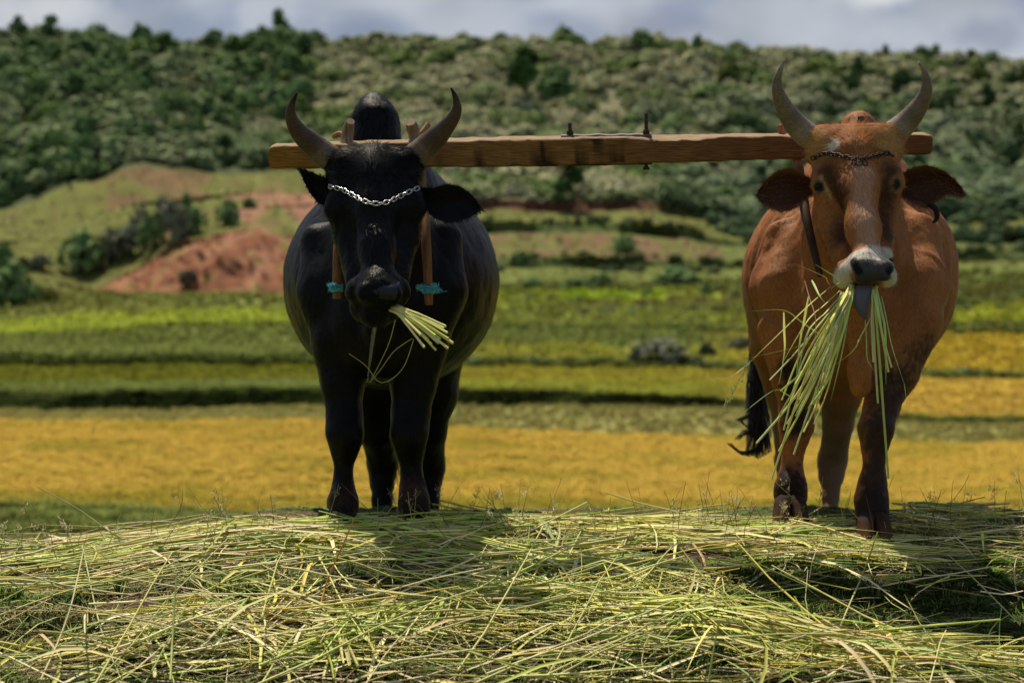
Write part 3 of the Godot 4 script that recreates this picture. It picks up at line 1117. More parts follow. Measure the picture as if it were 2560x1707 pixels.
func cut(f: Flesh, a: Array, b: Array, k: float) -> void:
	f.bone(at(a[0], a[1], a[2]), at(b[0], b[1], b[2]), a[3] / F * a[2], b[3] / F * b[2], k, Vector3.ONE, 1)

func coat_material(key: String, rough: float, low: float, high: float, seed_: int) -> StandardMaterial3D:
	var m := mat(key, rough, 0.22)
	m.albedo_texture = streaks(256, 30.0, 30.0, seed_, low, high, 3)
	m.uv1_triplanar = true
	m.uv1_scale = Vector3(7.0, 1.6, 7.0)
	m.heightmap_enabled = true
	m.heightmap_texture = streaks(256, 40.0, 40.0, seed_ + 1, 0.1, 0.9, 3)
	m.heightmap_scale = 0.25
	return m

func flesh_mesh(f: Flesh, base: Vector3, head_z: float, head_lo: Vector3, head_hi: Vector3, shape: Callable, paint: Callable) -> MB:
	var lo := Vector3.ONE * 100.0
	var hi := -lo
	for i in f.all:
		var r := Vector3.ONE * (maxf(f.RA[i], f.RA[i] + f.RD[i]) + 0.03)
		for q in [f.A[i], f.A[i] + f.D[i] / f.S[i]]:
			lo = lo.min(q - r / f.S[i])
			hi = hi.max(q + r / f.S[i])
	var body := f.build(lo, hi, 0.0125, head_lo + Vector3(0.02, 0.02, 0.02), head_hi)
	var head := f.build(head_lo, head_hi, 0.006)
	var off := body.v.size()
	body.v.append_array(head.v)
	for k in head.t:
		body.t.append(k + off)
	smooth_normals(body)
	for k in body.v.size():
		body.v[k] += body.n[k] * shape.call(body.v[k], body.n[k])
	smooth_normals(body)
	body.c.resize(body.v.size())
	for k in body.v.size():
		body.c[k] = paint.call(body.v[k], body.n[k])
	body.move(-base)
	return body

func patch(col: Color, p: Vector3, o: Vector3, r: float, to: Color, edge := 0.35, rough := 0.35) -> Color:
	var q := (p - o).length() / r
	if q > 1.0 + edge + rough:
		return col
	q += noise.get_noise_3dv(p * 45.0) * rough
	return col.lerp(to, smoothstep(1.0 + edge, 1.0 - edge, q))

func patch_line(col: Color, p: Vector3, a: Vector3, b: Vector3, r: float, to: Color, edge := 0.35, rough := 0.35) -> Color:
	var ab := b - a
	var t := clampf((p - a).dot(ab) / ab.length_squared(), 0.0, 1.0)
	return patch(col, p, a + ab * t, r, to, edge, rough)

func hair_of(mb: MB, count: int, length: float, width: float, flow: Callable, tint: float, where = null) -> MB:
	var h := MB.new()
	var tries := 0
	while h.v.size() < count * 3 and tries < count * 12:
		tries += 1
		var i := rng.randi() % mb.v.size()
		var p := mb.v[i]
		var n := mb.n[i]
		var keep: float = where.call(p, n) if where != null else 1.0
		if keep <= 0.0 or rng.randf() > keep:
			continue
		var d: Vector3 = flow.call(p, n)
		d = (d - n * d.dot(n)).normalized()
		var side := n.cross(d)
		d = (d + side * rr(-0.35, 0.35)).normalized()
		var o := p + (d * rr(-1, 1) + side * rr(-1, 1)) * 0.006 - n * 0.001
		var l := length * rr(0.5, 1.3) * clampf(keep, 0.4, 1.0)
		var tip := o + d * l * 0.92 + n * l * rr(0.16, 0.42)
		var c := mb.c[i] * rr(1.0 - tint, 1.0 + tint)
		c.a = 1.0
		h.tri(o - side * width, o + side * width, tip, (n + d * 0.25).normalized(), c)
	return h

func spline(pts: Array, steps: int) -> Array:
	var cv := Curve3D.new()
	for k in pts.size():
		var a: Vector3 = pts[maxi(k - 1, 0)]
		var b: Vector3 = pts[mini(k + 1, pts.size() - 1)]
		cv.add_point(pts[k], -(b - a) / 6.0, (b - a) / 6.0)
	cv.bake_interval = 0.004
	var out := []
	var l := cv.get_baked_length()
	for k in steps + 1:
		out.append(cv.sample_baked(l * k / steps, true))
	return out

func horn(parent: Node3D, base: Vector3, pts: Array, root_col: Color, mid_col: Color, tip_col: Color) -> void:
	# pts: photograph x, y, distance, radius in pixels
	var w := []
	for p in pts:
		w.append(at(p[0], p[1], p[2]) - base)
	var line := spline(w, 40)
	var rad := []
	var cols := []
	for k in line.size():
		var u := float(k) / (line.size() - 1)
		var g := u * (pts.size() - 1)
		var i := mini(int(g), pts.size() - 2)
		var r: float = lerpf(pts[i][3], pts[i + 1][3], g - i) / F * 6.95 * 1.1
		r *= 1.0 + 0.035 * sin(u * 90.0) * smoothstep(0.4, 0.05, u) + 0.02 * noise.get_noise_1d(u * 14.0)
		rad.append(r)
		var c := root_col.lerp(mid_col, smoothstep(0.1, 0.4, u)).lerp(tip_col, smoothstep(0.8, 0.97, u))
		var e := 1.0 + 0.3 * noise.get_noise_1d(u * 40.0 + 3.0)
		cols.append(Color(c.r * e, c.g * e, c.b * e))
	var mb := MB.new()
	mb.tube(line, rad, 20, cols)
	put("horn", mb.mesh(mats["horn"]), parent)

func ear(parent: Node3D, base: Vector3, st: Array, cup: float, inside: Color, outside: Color, rim: Color, m: Material) -> MeshInstance3D:
	# st: photograph x, y of the upper and the lower edge, distance; from the root to the tip
	var front := []
	var rear := []
	var cf := []
	var cr := []
	var w := 9
	for i in st.size():
		var s: Array = st[i]
		for k in w:
			var u := float(k) / (w - 1)
			var arch := sin(u * PI)
			var y := lerpf(s[1], s[2], u)
			var x: float = s[0] + (s[4] if s.size() > 4 else 0.0) * (u - 0.5)
			var d: float = s[3] + cup * arch * sin(PI * clampf(float(i) / (st.size() - 1), 0.05, 0.95))
			front.append(at(x, y, d) - base)
			rear.append(at(x, y, d + 0.004 + 0.012 * arch) - base)
			var edge := smoothstep(0.75, 1.0, absf(u - 0.5) * 2.0)
			var tip := smoothstep(0.7, 0.95, float(i) / (st.size() - 1))
			var n := 1.0 + 0.4 * noise.get_noise_2d(u * 9.0, i * 1.3)
			var c := inside.lerp(outside, edge * 0.8).lerp(rim, tip)
			cf.append(Color(c.r * n, c.g * n, c.b * n))
			c = outside.lerp(rim, maxf(edge * 0.4, tip))
			cr.append(Color(c.r * n, c.g * n, c.b * n))
	var mb := MB.new()
	mb.grid(front, cf, w)
	var h := mb.v.size()
	mb.grid(rear, cr, w)
	for k in h:
		if mb.n[k].z < 0.0: mb.n[k] = -mb.n[k]
	for k in range(h, mb.v.size()):
		if mb.n[k].z > 0.0: mb.n[k] = -mb.n[k]
	# fringe of hair along the edge
	for i in range(1, st.size()):
		for e in [0, w - 1]:
			var p: Vector3 = front[i * w + e]
			var q: Vector3 = front[(i - 1) * w + e]
			var mid: Vector3 = front[i * w + w / 2]
			for k in 26:
				var o := p.lerp(q, rng.randf())
				var d := ((o - mid).normalized() + (p - q).normalized() * 0.8 + Vector3(rr(-0.3, 0.3), rr(-0.5, 0.1), rr(-0.3, 0.3))).normalized()
				var sd := d.cross(Vector3.BACK).normalized() * 0.0007
				mb.tri(o - sd, o + sd, o + d * rr(0.006, 0.016), Vector3(0, 0.3, 1).normalized(), outside * rr(0.6, 1.2))
	for k in 220:
		var i := 1 + rng.randi() % (st.size() - 2)
		var e := 1 + rng.randi() % (w - 2)
		var o: Vector3 = front[i * w + e].lerp(front[(i + 1) * w + e], rng.randf())
		var d: Vector3 = ((front[(i + 1) * w + e] - front[i * w + e]).normalized() + Vector3(rr(-0.5, 0.5), rr(-0.7, 0.5), rr(0.2, 0.7))).normalized()
		var sd := d.cross(Vector3.BACK).normalized() * 0.0008
		mb.tri(o - sd, o + sd, o + d * rr(0.012, 0.03), Vector3(rr(-0.3, 0.3), 0.4, 1).normalized(), inside.lerp(outside, rng.randf()) * rr(0.7, 1.5))
	return put("ear", mb.mesh(m), parent)

func hoof(parent: Node3D, base: Vector3, px: float, y0: float, y1: float, d: float, half: float, col: Color, col2: Color) -> void:
	# two claws side by side
	var mb := MB.new()
	var top := at(px, y0, d + 0.03)
	var low := at(px, y1, d)
	var w := half / F * d
	for s in [-1.0, 1.0]:
		var pts := []
		var cols := []
		var rings := 7
		var seg := 14
		for j in rings:
			var u := float(j) / (rings - 1)
			var g2 := sqrt(u)
			var o := top.lerp(low, u) + Vector3(s * w * lerpf(0.26, 0.50, g2), 0, 0)
			var rx := w * lerpf(0.44, 0.50, g2) * (0.5 if j == 0 else 1.0)
			var rz := w * lerpf(0.62, 1.20, g2) * (0.6 if j == 0 else 1.0)
			for k in seg + 1:
				var a := TAU * k / seg
				var q := Vector3(cos(a), 0, sin(a))
				var flat := 0.93 if q.x * s < -0.3 else 1.0
				pts.append(o + Vector3(q.x * rx * flat, 0, q.z * rz + w * 0.3 * u) - base)
				var g := 1.0 + 0.35 * noise.get_noise_2d(a * 3.0, u * 9.0)
				var c := col.lerp(col2, u)
				cols.append(Color(c.r * g, c.g * g, c.b * g))
		mb.grid(pts, cols, seg + 1)
		var b := mb.v.size() - rings * (seg + 1)
		for k in range(b, mb.v.size()):
			var o2 := (top.lerp(low, float((k - b) / (seg + 1)) / (rings - 1)) + Vector3(s * w * 0.47, 0, 0)) - base
			if mb.n[k].dot(mb.v[k] - o2) < 0.0: mb.n[k] = -mb.n[k]
	put("hoof", mb.mesh(mats["hoof"]), parent)

func eye(parent: Node3D, base: Vector3, p: Vector3, r: float) -> void:
	var mb := MB.new()
	mb.ball(p - base, Vector3(r, r * 0.92, r), 10, Color(0.006, 0.005, 0.005))
	put("eye", mb.mesh(mats["eye"]), parent)

func chain(called: String, label: String, f: Flesh, pts: Array, m: Material, drop: Array) -> void:
	var on := []
	for p in pts:
		var from := at(p[0], p[1], 5.9)
		on.append(f.hit(from, (from - EYE).normalized(), 0.007))
	var line := spline(on, 160)
	var o := thing(called, label, "chain", line[80])
	# one link, drawn along x
	var one := MB.new()
	var ring := []
	for k in 21:
		var a := TAU * k / 20
		ring.append(Vector3(cos(a) * 0.0062 + signf(cos(a)) * 0.0052, sin(a) * 0.0062, 0))
	var rad := []
	for k in 21: rad.append(0.0019)
	one.tube(ring, rad, 7, [Color.WHITE], Vector3.ZERO, false)
	var link := one.mesh(m)
	var total := 0.0
	for k in line.size() - 1: total += line[k].distance_to(line[k + 1])
	var n := int(total / 0.0165)
	for k in n:
		var u := (k + 0.5) / n * (line.size() - 1)
		var i := mini(int(u), line.size() - 2)
		var p: Vector3 = line[i].lerp(line[i + 1], u - i)
		var x: Vector3 = (line[i + 1] - line[i]).normalized()
		var z: Vector3 = (Vector3.BACK - x * x.z).normalized()
		var b := Basis(x, z.cross(x), z) * Basis(Vector3.RIGHT, (0.25 if k % 2 == 0 else 1.15) + rr(-0.2, 0.2))
		var l := put("link", link, o)
		l.transform = Transform3D(b, p - o.position)
	for q in drop:
		var from := at(q[0], q[1], 5.9)
		var p := f.hit(from, (from - EYE).normalized(), 0.006)
		var l := put("link", link, o)
		l.transform = Transform3D(Basis(Vector3.BACK, q[2]), p - o.position)

func stalk_mesh(pts: Array, r: float, col: Color, steps := 10, taper := 0.55) -> MB:
	var line := spline(pts, steps)
	var rad := []
	var cols := []
	for k in line.size():
		var u := float(k) / (line.size() - 1)
		rad.append(r * lerpf(1.0, taper, u) * (1.18 if k == 4 or k == 8 else 1.0))
		var g := rr(0.9, 1.1)
		cols.append(Color(col.r * g, col.g * g, col.b * g))
	var mb := MB.new()
	mb.tube(line, rad, 6, cols)
	return mb

func leaf_mesh(pts: Array, w: float, col: Color, side: Vector3, steps := 10) -> MB:
	var line := spline(pts, steps)
	var wid := []
	for k in line.size():
		var u := float(k) / (line.size() - 1)
		wid.append(maxf(0.0004, w * (1.0 - pow(u, 2.2)) * minf(1.0, 0.5 + u * 3.0)))
	var mb := MB.new()
	mb.blade(line, wid, side, [col])
	return mb

const STRAW_COLS := [Color(0.62, 0.56, 0.16), Color(0.48, 0.49, 0.10), Color(0.34, 0.42, 0.08), Color(0.66, 0.56, 0.22), Color(0.72, 0.63, 0.34), Color(0.50, 0.37, 0.19), Color(0.58, 0.48, 0.08), Color(0.22, 0.33, 0.08), Color(0.58, 0.47, 0.27)]

func build_black_ox() -> void:
	var hm := mat("horn", 0.5, 0.3)
	hm.albedo_texture = streaks(256, 12.0, 40.0, 91, 0.7, 1.1)
	hm.uv1_triplanar = true
	hm.uv1_scale = Vector3(5, 5, 5)
	mat("hoof", 0.8, 0.15)
	var em := mat("eye", 0.2, 0.3)
	em.clearcoat_enabled = false
	var coat := coat_material("black_coat", 0.43, 0.55, 1.3, 17)
	coat.metallic_specular = 0.21
	var base := Vector3((975.0 - 1280.0) / F * 7.9, 0, -7.9)
	var o := thing("black_ox", "black humped ox facing the camera under the yoke, straw in its mouth", "ox", base, "yoked oxen")
	var f := Flesh.new()
	# trunk
	limb(f, [[962, 690, 7.62, 190], [976, 705, 7.95, 258], [978, 705, 8.35, 266], [982, 660, 8.8, 205]], 0.12)
	limb(f, [[950, 590, 7.40, 135], [955, 800, 7.42, 150], [958, 880, 7.55, 95]], 0.10)
	limb(f, [[800, 610, 7.50, 62], [812, 730, 7.44, 72], [850, 880, 7.42, 66]], 0.07)
	limb(f, [[1100, 600, 7.50, 66], [1092, 730, 7.44, 74], [1044, 880, 7.42, 68]], 0.07)
	limb(f, [[945, 480, 7.55, 100], [960, 470, 7.9, 120], [980, 520, 8.5, 150]], 0.10)
	limb(f, [[938, 350, 7.64, 72], [937, 300, 7.66, 60], [934, 264, 7.69, 38]], 0.05)
	limb(f, [[948, 600, 7.32, 118], [938, 500, 7.08, 84], [935, 450, 6.98, 70]], 0.08)
	# dewlap
	limb(f, [[945, 700, 7.12, 45], [948, 830, 7.18, 40], [952, 915, 7.28, 40]], 0.06)
	# legs
	limb(f, [[846, 860, 7.40, 74], [854, 960, 7.38, 56], [860, 1035, 7.36, 47], [862, 1084, 7.33, 49], [859, 1122, 7.34, 36], [858, 1172, 7.34, 24], [857, 1212, 7.33, 28], [856, 1252, 7.31, 40], [855, 1288, 7.29, 42]], 0.025)
	limb(f, [[1046, 860, 7.40, 78], [1034, 960, 7.38, 60], [1026, 1035, 7.36, 50], [1023, 1084, 7.33, 50], [1026, 1125, 7.34, 37], [1029, 1175, 7.34, 28], [1031, 1215, 7.33, 32], [1034, 1256, 7.31, 41], [1035, 1292, 7.29, 43]], 0.025)
	limb(f, [[905, 830, 8.60, 110], [928, 980, 8.58, 66], [942, 1080, 8.62, 46], [956, 1162, 8.74, 39], [955, 1205, 8.72, 31], [956, 1250, 8.68, 27], [956, 1300, 8.64, 26], [956, 1330, 8.62, 28]], 0.03)
	limb(f, [[1062, 840, 8.60, 118], [1072, 980, 8.58, 74], [1072, 1080, 8.62, 46], [1075, 1170, 8.74, 39], [1073, 1208, 8.72, 31], [1073, 1250, 8.68, 28], [1073, 1300, 8.64, 27], [1073, 1330, 8.62, 28]], 0.03)
	# head
	limb(f, [[872, 424, 6.95, 57], [935, 414, 6.93, 56], [998, 424, 6.95, 57]], 0.04)
	limb(f, [[872, 424, 6.95, 57], [874, 515, 6.90, 56], [888, 590, 6.90, 55], [906, 700, 6.80, 48]], 0.035)
	limb(f, [[998, 424, 6.95, 57], [1000, 515, 6.90, 57], [996, 590, 6.90, 55], [982, 700, 6.80, 46]], 0.035)
	limb(f, [[932, 440, 6.89, 58], [936, 520, 6.84, 58], [942, 620, 6.75, 50], [946, 690, 6.69, 46]], 0.04)
	limb(f, [[903, 728, 6.70, 46], [946, 722, 6.66, 48], [985, 728, 6.70, 45]], 0.03)
	limb(f, [[920, 733, 6.63, 34], [978, 733, 6.63, 33]], 0.02)
	limb(f, [[908, 772, 6.72, 38], [940, 780, 6.69, 42], [968, 774, 6.72, 37]], 0.015)
	limb(f, [[935, 700, 6.90, 60], [938, 770, 6.76, 40]], 0.04)
	# brows and eyelids
	limb(f, [[838, 500, 6.88, 22], [832, 522, 6.88, 20], [842, 540, 6.87, 18]], 0.02)
	limb(f, [[1038, 498, 6.88, 22], [1044, 520, 6.88, 20], [1034, 540, 6.87, 18]], 0.02)
	# nostrils and the line of the mouth
	cut(f, [906, 720, 6.575, 8], [924, 746, 6.575, 11], 0.012)
	cut(f, [998, 720, 6.575, 8], [984, 746, 6.575, 10], 0.012)
	cut(f, [880, 772, 6.60, 3], [935, 783, 6.57, 3], 0.008)
	cut(f, [935, 783, 6.57, 3], [1002, 770, 6.60, 3], 0.008)
	var hide := func(p: Vector3, n: Vector3) -> float:
		var e := noise.get_noise_3d(p.x * 9.0, p.y * 5.0, p.z * 9.0) * 0.006
		e += noise.get_noise_3d(p.x * 34.0, p.y * 16.0, p.z * 34.0) * 0.0018
		return e
	var blk := Color(0.0060, 0.0058, 0.0062)
	var left_shin := at(857, 1262, 7.3)
	var right_shin := at(1030, 1235, 7.3)
	var paint := func(p: Vector3, n: Vector3) -> Color:
		var c := blk
		var k := 1.0 + noise.get_noise_3dv(p * 7.0) * 0.4
		c = Color(c.r * k, c.g * k, c.b * k)
		c = patch_line(c, p, left_shin, left_shin - Vector3(0, 0.08, 0), 0.06, Color(0.035, 0.018, 0.011), 0.5, 0.8)
		c = patch_line(c, p, right_shin, right_shin - Vector3(0, 0.12, 0), 0.055, Color(0.045, 0.02, 0.012), 0.5, 0.8)
		return c
	var mb := flesh_mesh(f, base, -7.02, Vector3(at(780, 900, 7.05).x, 0.5, -7.05), Vector3(at(1090, 900, 7.05).x, 1.5, -6.3), hide, paint)
	put("body", mb.mesh(coat), o)
	var centre := (at(936, 430, 6.9) - base)
	var flow := func(p: Vector3, n: Vector3) -> Vector3:
		if p.z > -7.05 - base.z and p.y > 0.75:
			return Vector3((p.x - centre.x) * 9.0, -0.35 if p.y < centre.y else 0.25, 0.0)
		return Vector3(0, -1.0, -0.35 + 0.4 * noise.get_noise_3dv(p * 3.0))
	var hm2 := mat("black_hair", 0.6, 0.1)
	hm2.metallic_specular = 0.13
	var hair := hair_of(mb, 17000, 0.017, 0.0010, flow, 0.5)
	var tuft_top := hair_of(mb, 5000, 0.036, 0.0010, flow, 0.6, func(p: Vector3, n: Vector3) -> float:
		var q := p + base
		return maxf(smoothstep(1.06, 1.22, q.y) if q.z > -7.0 else 0.0, smoothstep(1.25, 1.4, q.y)))
	hair.add(tuft_top, Transform3D.IDENTITY, Color.WHITE)
	var ho := put("coat_hair", hair.mesh(hm2), o)
	ho.set_meta("kind", "stuff")
	# horns
	var hr := Color(0.20, 0.14, 0.095)
	var hmid := Color(0.085, 0.055, 0.038)
	var ht := Color(0.02, 0.017, 0.016)
	horn(o, base, [[850, 410, 6.97, 32], [817, 390, 6.96, 31], [782, 362, 6.95, 29], [750, 333, 6.93, 25], [731, 304, 6.91, 20], [726, 276, 6.90, 14], [733, 250, 6.89, 8], [743, 232, 6.88, 2]], hr, hmid, ht)
	horn(o, base, [[1012, 408, 6.97, 32], [1044, 386, 6.96, 31], [1076, 357, 6.95, 29], [1107, 326, 6.93, 25], [1131, 297, 6.91, 19], [1142, 272, 6.90, 14], [1139, 245, 6.89, 8], [1127, 219, 6.88, 2]], hr, hmid, ht)
	# ears
	var bi := Color(0.008, 0.0075, 0.008)
	var bo := Color(0.014, 0.0135, 0.015)
	ear(o, base, [[836, 452, 492, 6.98], [815, 444, 515, 6.97], [795, 437, 508, 6.96], [775, 430, 484, 6.96], [760, 425, 455, 6.97], [749, 422, 428, 6.98]], 0.03, bi, bo, bo, coat)
	ear(o, base, [[1040, 470, 505, 6.98], [1060, 470, 515, 6.95], [1085, 470, 545, 6.93], [1115, 460, 557, 6.92], [1145, 464, 553, 6.92], [1172, 480, 545, 6.93], [1192, 503, 533, 6.95], [1201, 518, 526, 6.96]], 0.035, bi, bo, bo, coat)
	eye(o, base, f.hit(at(835, 523, 5.9), (at(835, 523, 5.9) - EYE).normalized(), -0.013), 0.015)
	eye(o, base, f.hit(at(1042, 520, 5.9), (at(1042, 520, 5.9) - EYE).normalized(), -0.013), 0.015)
	# wet nose pad
	var pad := MB.new()
	var pts := []
	for j in 9:
		for k in 13:
			var u := float(k) / 12.0
			var w := float(j) / 8.0
			var x := lerpf(910, 1000, u) + (u - 0.5) * -14.0 * w
			var y := 704.0 + 52.0 * w + 5.0 * sin(u * PI) * (1.0 - w)
			var from := at(x, y, 5.9)
			var edge := minf(minf(u, 1.0 - u) * 5.0, minf(w, 1.0 - w) * 4.0)
			pts.append(f.hit(from, (from - EYE).normalized(), lerpf(-0.0035, 0.0009, clampf(edge, 0.0, 1.0)) + noise.get_noise_2d(x * 0.25, y * 0.25) * 0.0008) - base)
	pad.grid(pts, [Color(0.006, 0.006, 0.008)], 13)
	for k in pad.n.size():
		if pad.n[k].z < 0.0: pad.n[k] = -pad.n[k]
	var wet := mat("wet_nose", 0.3, 0.4)
	put("nose_pad", pad.mesh(wet), o)
	# hooves
	var hc := Color(0.020, 0.015, 0.012)
	var hd := Color(0.024, 0.017, 0.012)
	hoof(o, base, 855, 1278, 1328, 7.22, 40, hc, hd)
	hoof(o, base, 1036, 1284, 1332, 7.22, 42, hc, hd)
	hoof(o, base, 956, 1318, 1360, 8.58, 32, hc, hd)
	hoof(o, base, 1073, 1318, 1360, 8.58, 32, hc, hd)
	# tail behind the legs
	var tail := MB.new()
	var line := spline([at(985, 560, 9.02) - base, at(992, 760, 9.10) - base, at(990, 1000, 9.08) - base, at(986, 1130, 9.05) - base], 20)
	var rad := []
	for k in line.size(): rad.append(lerpf(0.035, 0.012, float(k) / (line.size() - 1)))
	tail.tube(line, rad, 8, [blk])
	var to := put("tail", tail.mesh(coat), o)
	var th := MB.new()
	for k in 90:
		var a := at(990 + rr(-6, 6), rr(980, 1130), 9.06) - base
		var b := a + Vector3(rr(-0.03, 0.03), -rr(0.12, 0.2), rr(-0.02, 0.02))
		th.tube([a, a.lerp(b, 0.5) + Vector3(rr(-0.01, 0.01), 0, 0), b], [0.0015, 0.0013, 0.0005], 3, [blk], Vector3.ZERO, false)
	put("tail_hair", th.mesh(hm2), to)
	# a thread of drool under the chin
	var dm := StandardMaterial3D.new()
	dm.resource_name = "drool"
	dm.albedo_color = Color(0.5, 0.52, 0.56, 0.10)
	dm.transparency = BaseMaterial3D.TRANSPARENCY_ALPHA
	dm.roughness = 0.15
	var dr := MB.new()
	dr.tube(spline([at(936, 818, 6.64) - base, at(930, 860, 6.66) - base, at(924, 905, 6.68) - base, at(918, 955, 6.70) - base], 12), [0.006, 0.007, 0.007, 0.0065, 0.006, 0.006, 0.005, 0.005, 0.004, 0.003, 0.003, 0.002, 0.0015], 6, [Color.WHITE])
	put("drool", dr.mesh(dm), o)

	var steel := StandardMaterial3D.new()
	steel.resource_name = "bright_chain"
	steel.albedo_color = Color(0.72, 0.72, 0.72)
	steel.metallic = 1.0
	steel.roughness = 0.28
	chain("halter_chain", "bright steel chain across the black ox's forehead", f, [[822, 466], [840, 470], [856, 474], [880, 487], [905, 500], [930, 508], [956, 508], [978, 501], [1005, 488], [1027, 477], [1046, 470]], steel, [])

	# straw in its mouth
	var mo := thing("straw_mouthful", "short bundle of straw stems sticking from the black ox's mouth", "straw", at(1005, 780, 6.62))
	var sm := mat("straw", 0.55, 0.28, 0.3)
	for e in [[1012, 772, 1114, 814], [1008, 775, 1108, 823], [1004, 776, 1133, 856], [1000, 778, 1120, 869], [1003, 782, 1112, 862], [998, 784, 1090, 873], [1000, 786, 1080, 862], [996, 786, 1061, 866], [1006, 778, 1100, 846], [1002, 780, 1096, 858], [998, 783, 1070, 850], [1010, 776, 1118, 832], [995, 784, 1050, 838], [1006, 781, 1086, 840], [1012, 779, 1122, 846]]:
		var a := at(e[0] - 22.0, e[1] - 10.0, 6.66) - mo.position
		var b := at(e[0], e[1], 6.60) - mo.position
		var c := at(e[2] + rr(-2, 2), e[3] + rr(-2, 2), 6.50 + rr(-0.03, 0.03)) - mo.position
		var col: Color = vary([Color(0.66, 0.62, 0.18), Color(0.72, 0.64, 0.32), Color(0.50, 0.54, 0.11)][rng.randi() % 3], 0.15)
		put("stalk", stalk_mesh([a, b, b.lerp(c, 0.5) + Vector3(0, 0.002, 0), c], rr(0.0030, 0.0042), col, 8, 0.95).mesh(sm), mo)
	for e in [[[988, 800], [972, 858], [948, 910], [928, 948]], [[1030, 846], [985, 878], [950, 925], [924, 956]], [[1034, 848], [1010, 915], [975, 950], [945, 954], [915, 915], [872, 884]]]:
		var w := []
		for q in e: w.append(at(q[0], q[1], 6.58) - mo.position)
		put("stalk", stalk_mesh(w, 0.0016, Color(0.34, 0.28, 0.10), 16, 0.7).mesh(sm), mo)

func build_brown_ox() -> void:
	var coat := coat_material("brown_coat", 0.58, 0.72, 1.18, 27)
	var base := Vector3((2125.0 - 1280.0) / F * 7.9, 0, -7.9)
	var o := thing("brown_ox", "brown ox facing the camera with long straw hanging from its mouth", "ox", base, "yoked oxen")
	var f := Flesh.new()
	# trunk
	limb(f, [[2128, 650, 7.60, 185], [2124, 692, 7.95, 252], [2124, 700, 8.35, 264], [2110, 660, 8.8, 205]], 0.12)
	limb(f, [[2190, 600, 7.75, 150], [2190, 640, 8.2, 180]], 0.12)
	limb(f, [[2110, 840, 7.7, 125], [2110, 838, 8.3, 135]], 0.12)
	limb(f, [[2125, 560, 7.42, 125], [2128, 780, 7.44, 140], [2130, 870, 7.52, 95]], 0.10)
	limb(f, [[1960, 600, 7.58, 60], [1952, 720, 7.50, 72], [1975, 850, 7.46, 66]], 0.07)
	limb(f, [[2290, 590, 7.50, 70], [2288, 720, 7.40, 84], [2250, 850, 7.32, 84]], 0.07)
	limb(f, [[2140, 450, 7.55, 105], [2140, 470, 7.9, 130], [2120, 520, 8.5, 150]], 0.10)
	limb(f, [[2145, 350, 7.66, 66], [2146, 322, 7.68, 52]], 0.05)
	limb(f, [[2135, 590, 7.34, 118], [2140, 480, 7.10, 88], [2140, 420, 6.99, 70]], 0.08)
	# haunch seen past the flank
	limb(f, [[1945, 800, 8.35, 75], [1930, 870, 8.45, 55], [1955, 990, 8.55, 42]], 0.05)
	# dewlap and brisket
	limb(f, [[2150, 700, 7.08, 38], [2148, 830, 7.12, 33], [2150, 920, 7.14, 31], [2152, 966, 7.15, 33]], 0.035)
	# legs
	limb(f, [[1968, 830, 7.46, 78], [1985, 950, 7.44, 54], [1990, 1020, 7.42, 44], [1991, 1062, 7.40, 46], [1986, 1104, 7.40, 35], [1982, 1150, 7.40, 28], [1979, 1190, 7.39, 33], [1978, 1218, 7.37, 42], [1977, 1240, 7.36, 45]], 0.022)
	limb(f, [[2262, 800, 7.36, 98], [2232, 930, 7.28, 68], [2204, 1020, 7.20, 46], [2189, 1074, 7.14, 46], [2187, 1116, 7.13, 34], [2186, 1162, 7.12, 27], [2183, 1206, 7.11, 35], [2181, 1248, 7.09, 44], [2182, 1285, 7.06, 47]], 0.022)
	limb(f, [[2110, 850, 8.50, 118], [2102, 980, 8.52, 58], [2097, 1060, 8.58, 40], [2081, 1150, 8.70, 38], [2079, 1192, 8.68, 33], [2078, 1240, 8.64, 22], [2077, 1290, 8.60, 23], [2077, 1320, 8.58, 26]], 0.03)
	limb(f, [[1960, 980, 8.54, 44], [1962, 1060, 8.58, 32], [1966, 1150, 8.70, 31], [1968, 1200, 8.66, 25], [1968, 1250, 8.62, 21], [1968, 1320, 8.58, 24]], 0.03)
	# head
	limb(f, [[2078, 368, 6.95, 56], [2136, 362, 6.93, 54], [2192, 365, 6.95, 56]], 0.04)
	limb(f, [[2078, 368, 6.95, 56], [2084, 450, 6.91, 53], [2092, 530, 6.92, 57], [2116, 640, 6.82, 44]], 0.035)
	limb(f, [[2192, 365, 6.95, 56], [2202, 450, 6.91, 53], [2198, 530, 6.91, 52], [2200, 640, 6.80, 40]], 0.035)
	limb(f, [[2136, 390, 6.88, 54], [2144, 470, 6.82, 54], [2160, 570, 6.73, 45], [2166, 630, 6.68, 42]], 0.04)
	limb(f, [[2120, 682, 6.68, 40], [2160, 668, 6.63, 42], [2204, 680, 6.66, 38]], 0.025)
	limb(f, [[2114, 694, 6.70, 30], [2220, 696, 6.68, 24]], 0.02)
	limb(f, [[2152, 677, 6.60, 33], [2212, 677, 6.59, 30]], 0.018)
	limb(f, [[2140, 690, 6.92, 58], [2150, 735, 6.80, 38], [2156, 742, 6.72, 30]], 0.02)
	# brows and eyelids
	limb(f, [[2046, 440, 6.89, 19], [2042, 462, 6.89, 16], [2052, 486, 6.88, 15]], 0.018)
	limb(f, [[2236, 436, 6.89, 19], [2244, 456, 6.89, 16], [2236, 482, 6.88, 15]], 0.018)
	# tufts at the roots of the horns
	limb(f, [[2040, 350, 6.96, 34], [2034, 385, 6.95, 24]], 0.03)
	limb(f, [[2226, 345, 6.96, 38], [2236, 372, 6.94, 30]], 0.03)
	# nostrils
	cut(f, [2134, 652, 6.565, 9], [2148, 680, 6.555, 13], 0.010)
	cut(f, [2232, 652, 6.565, 8], [2224, 680, 6.555, 12], 0.010)
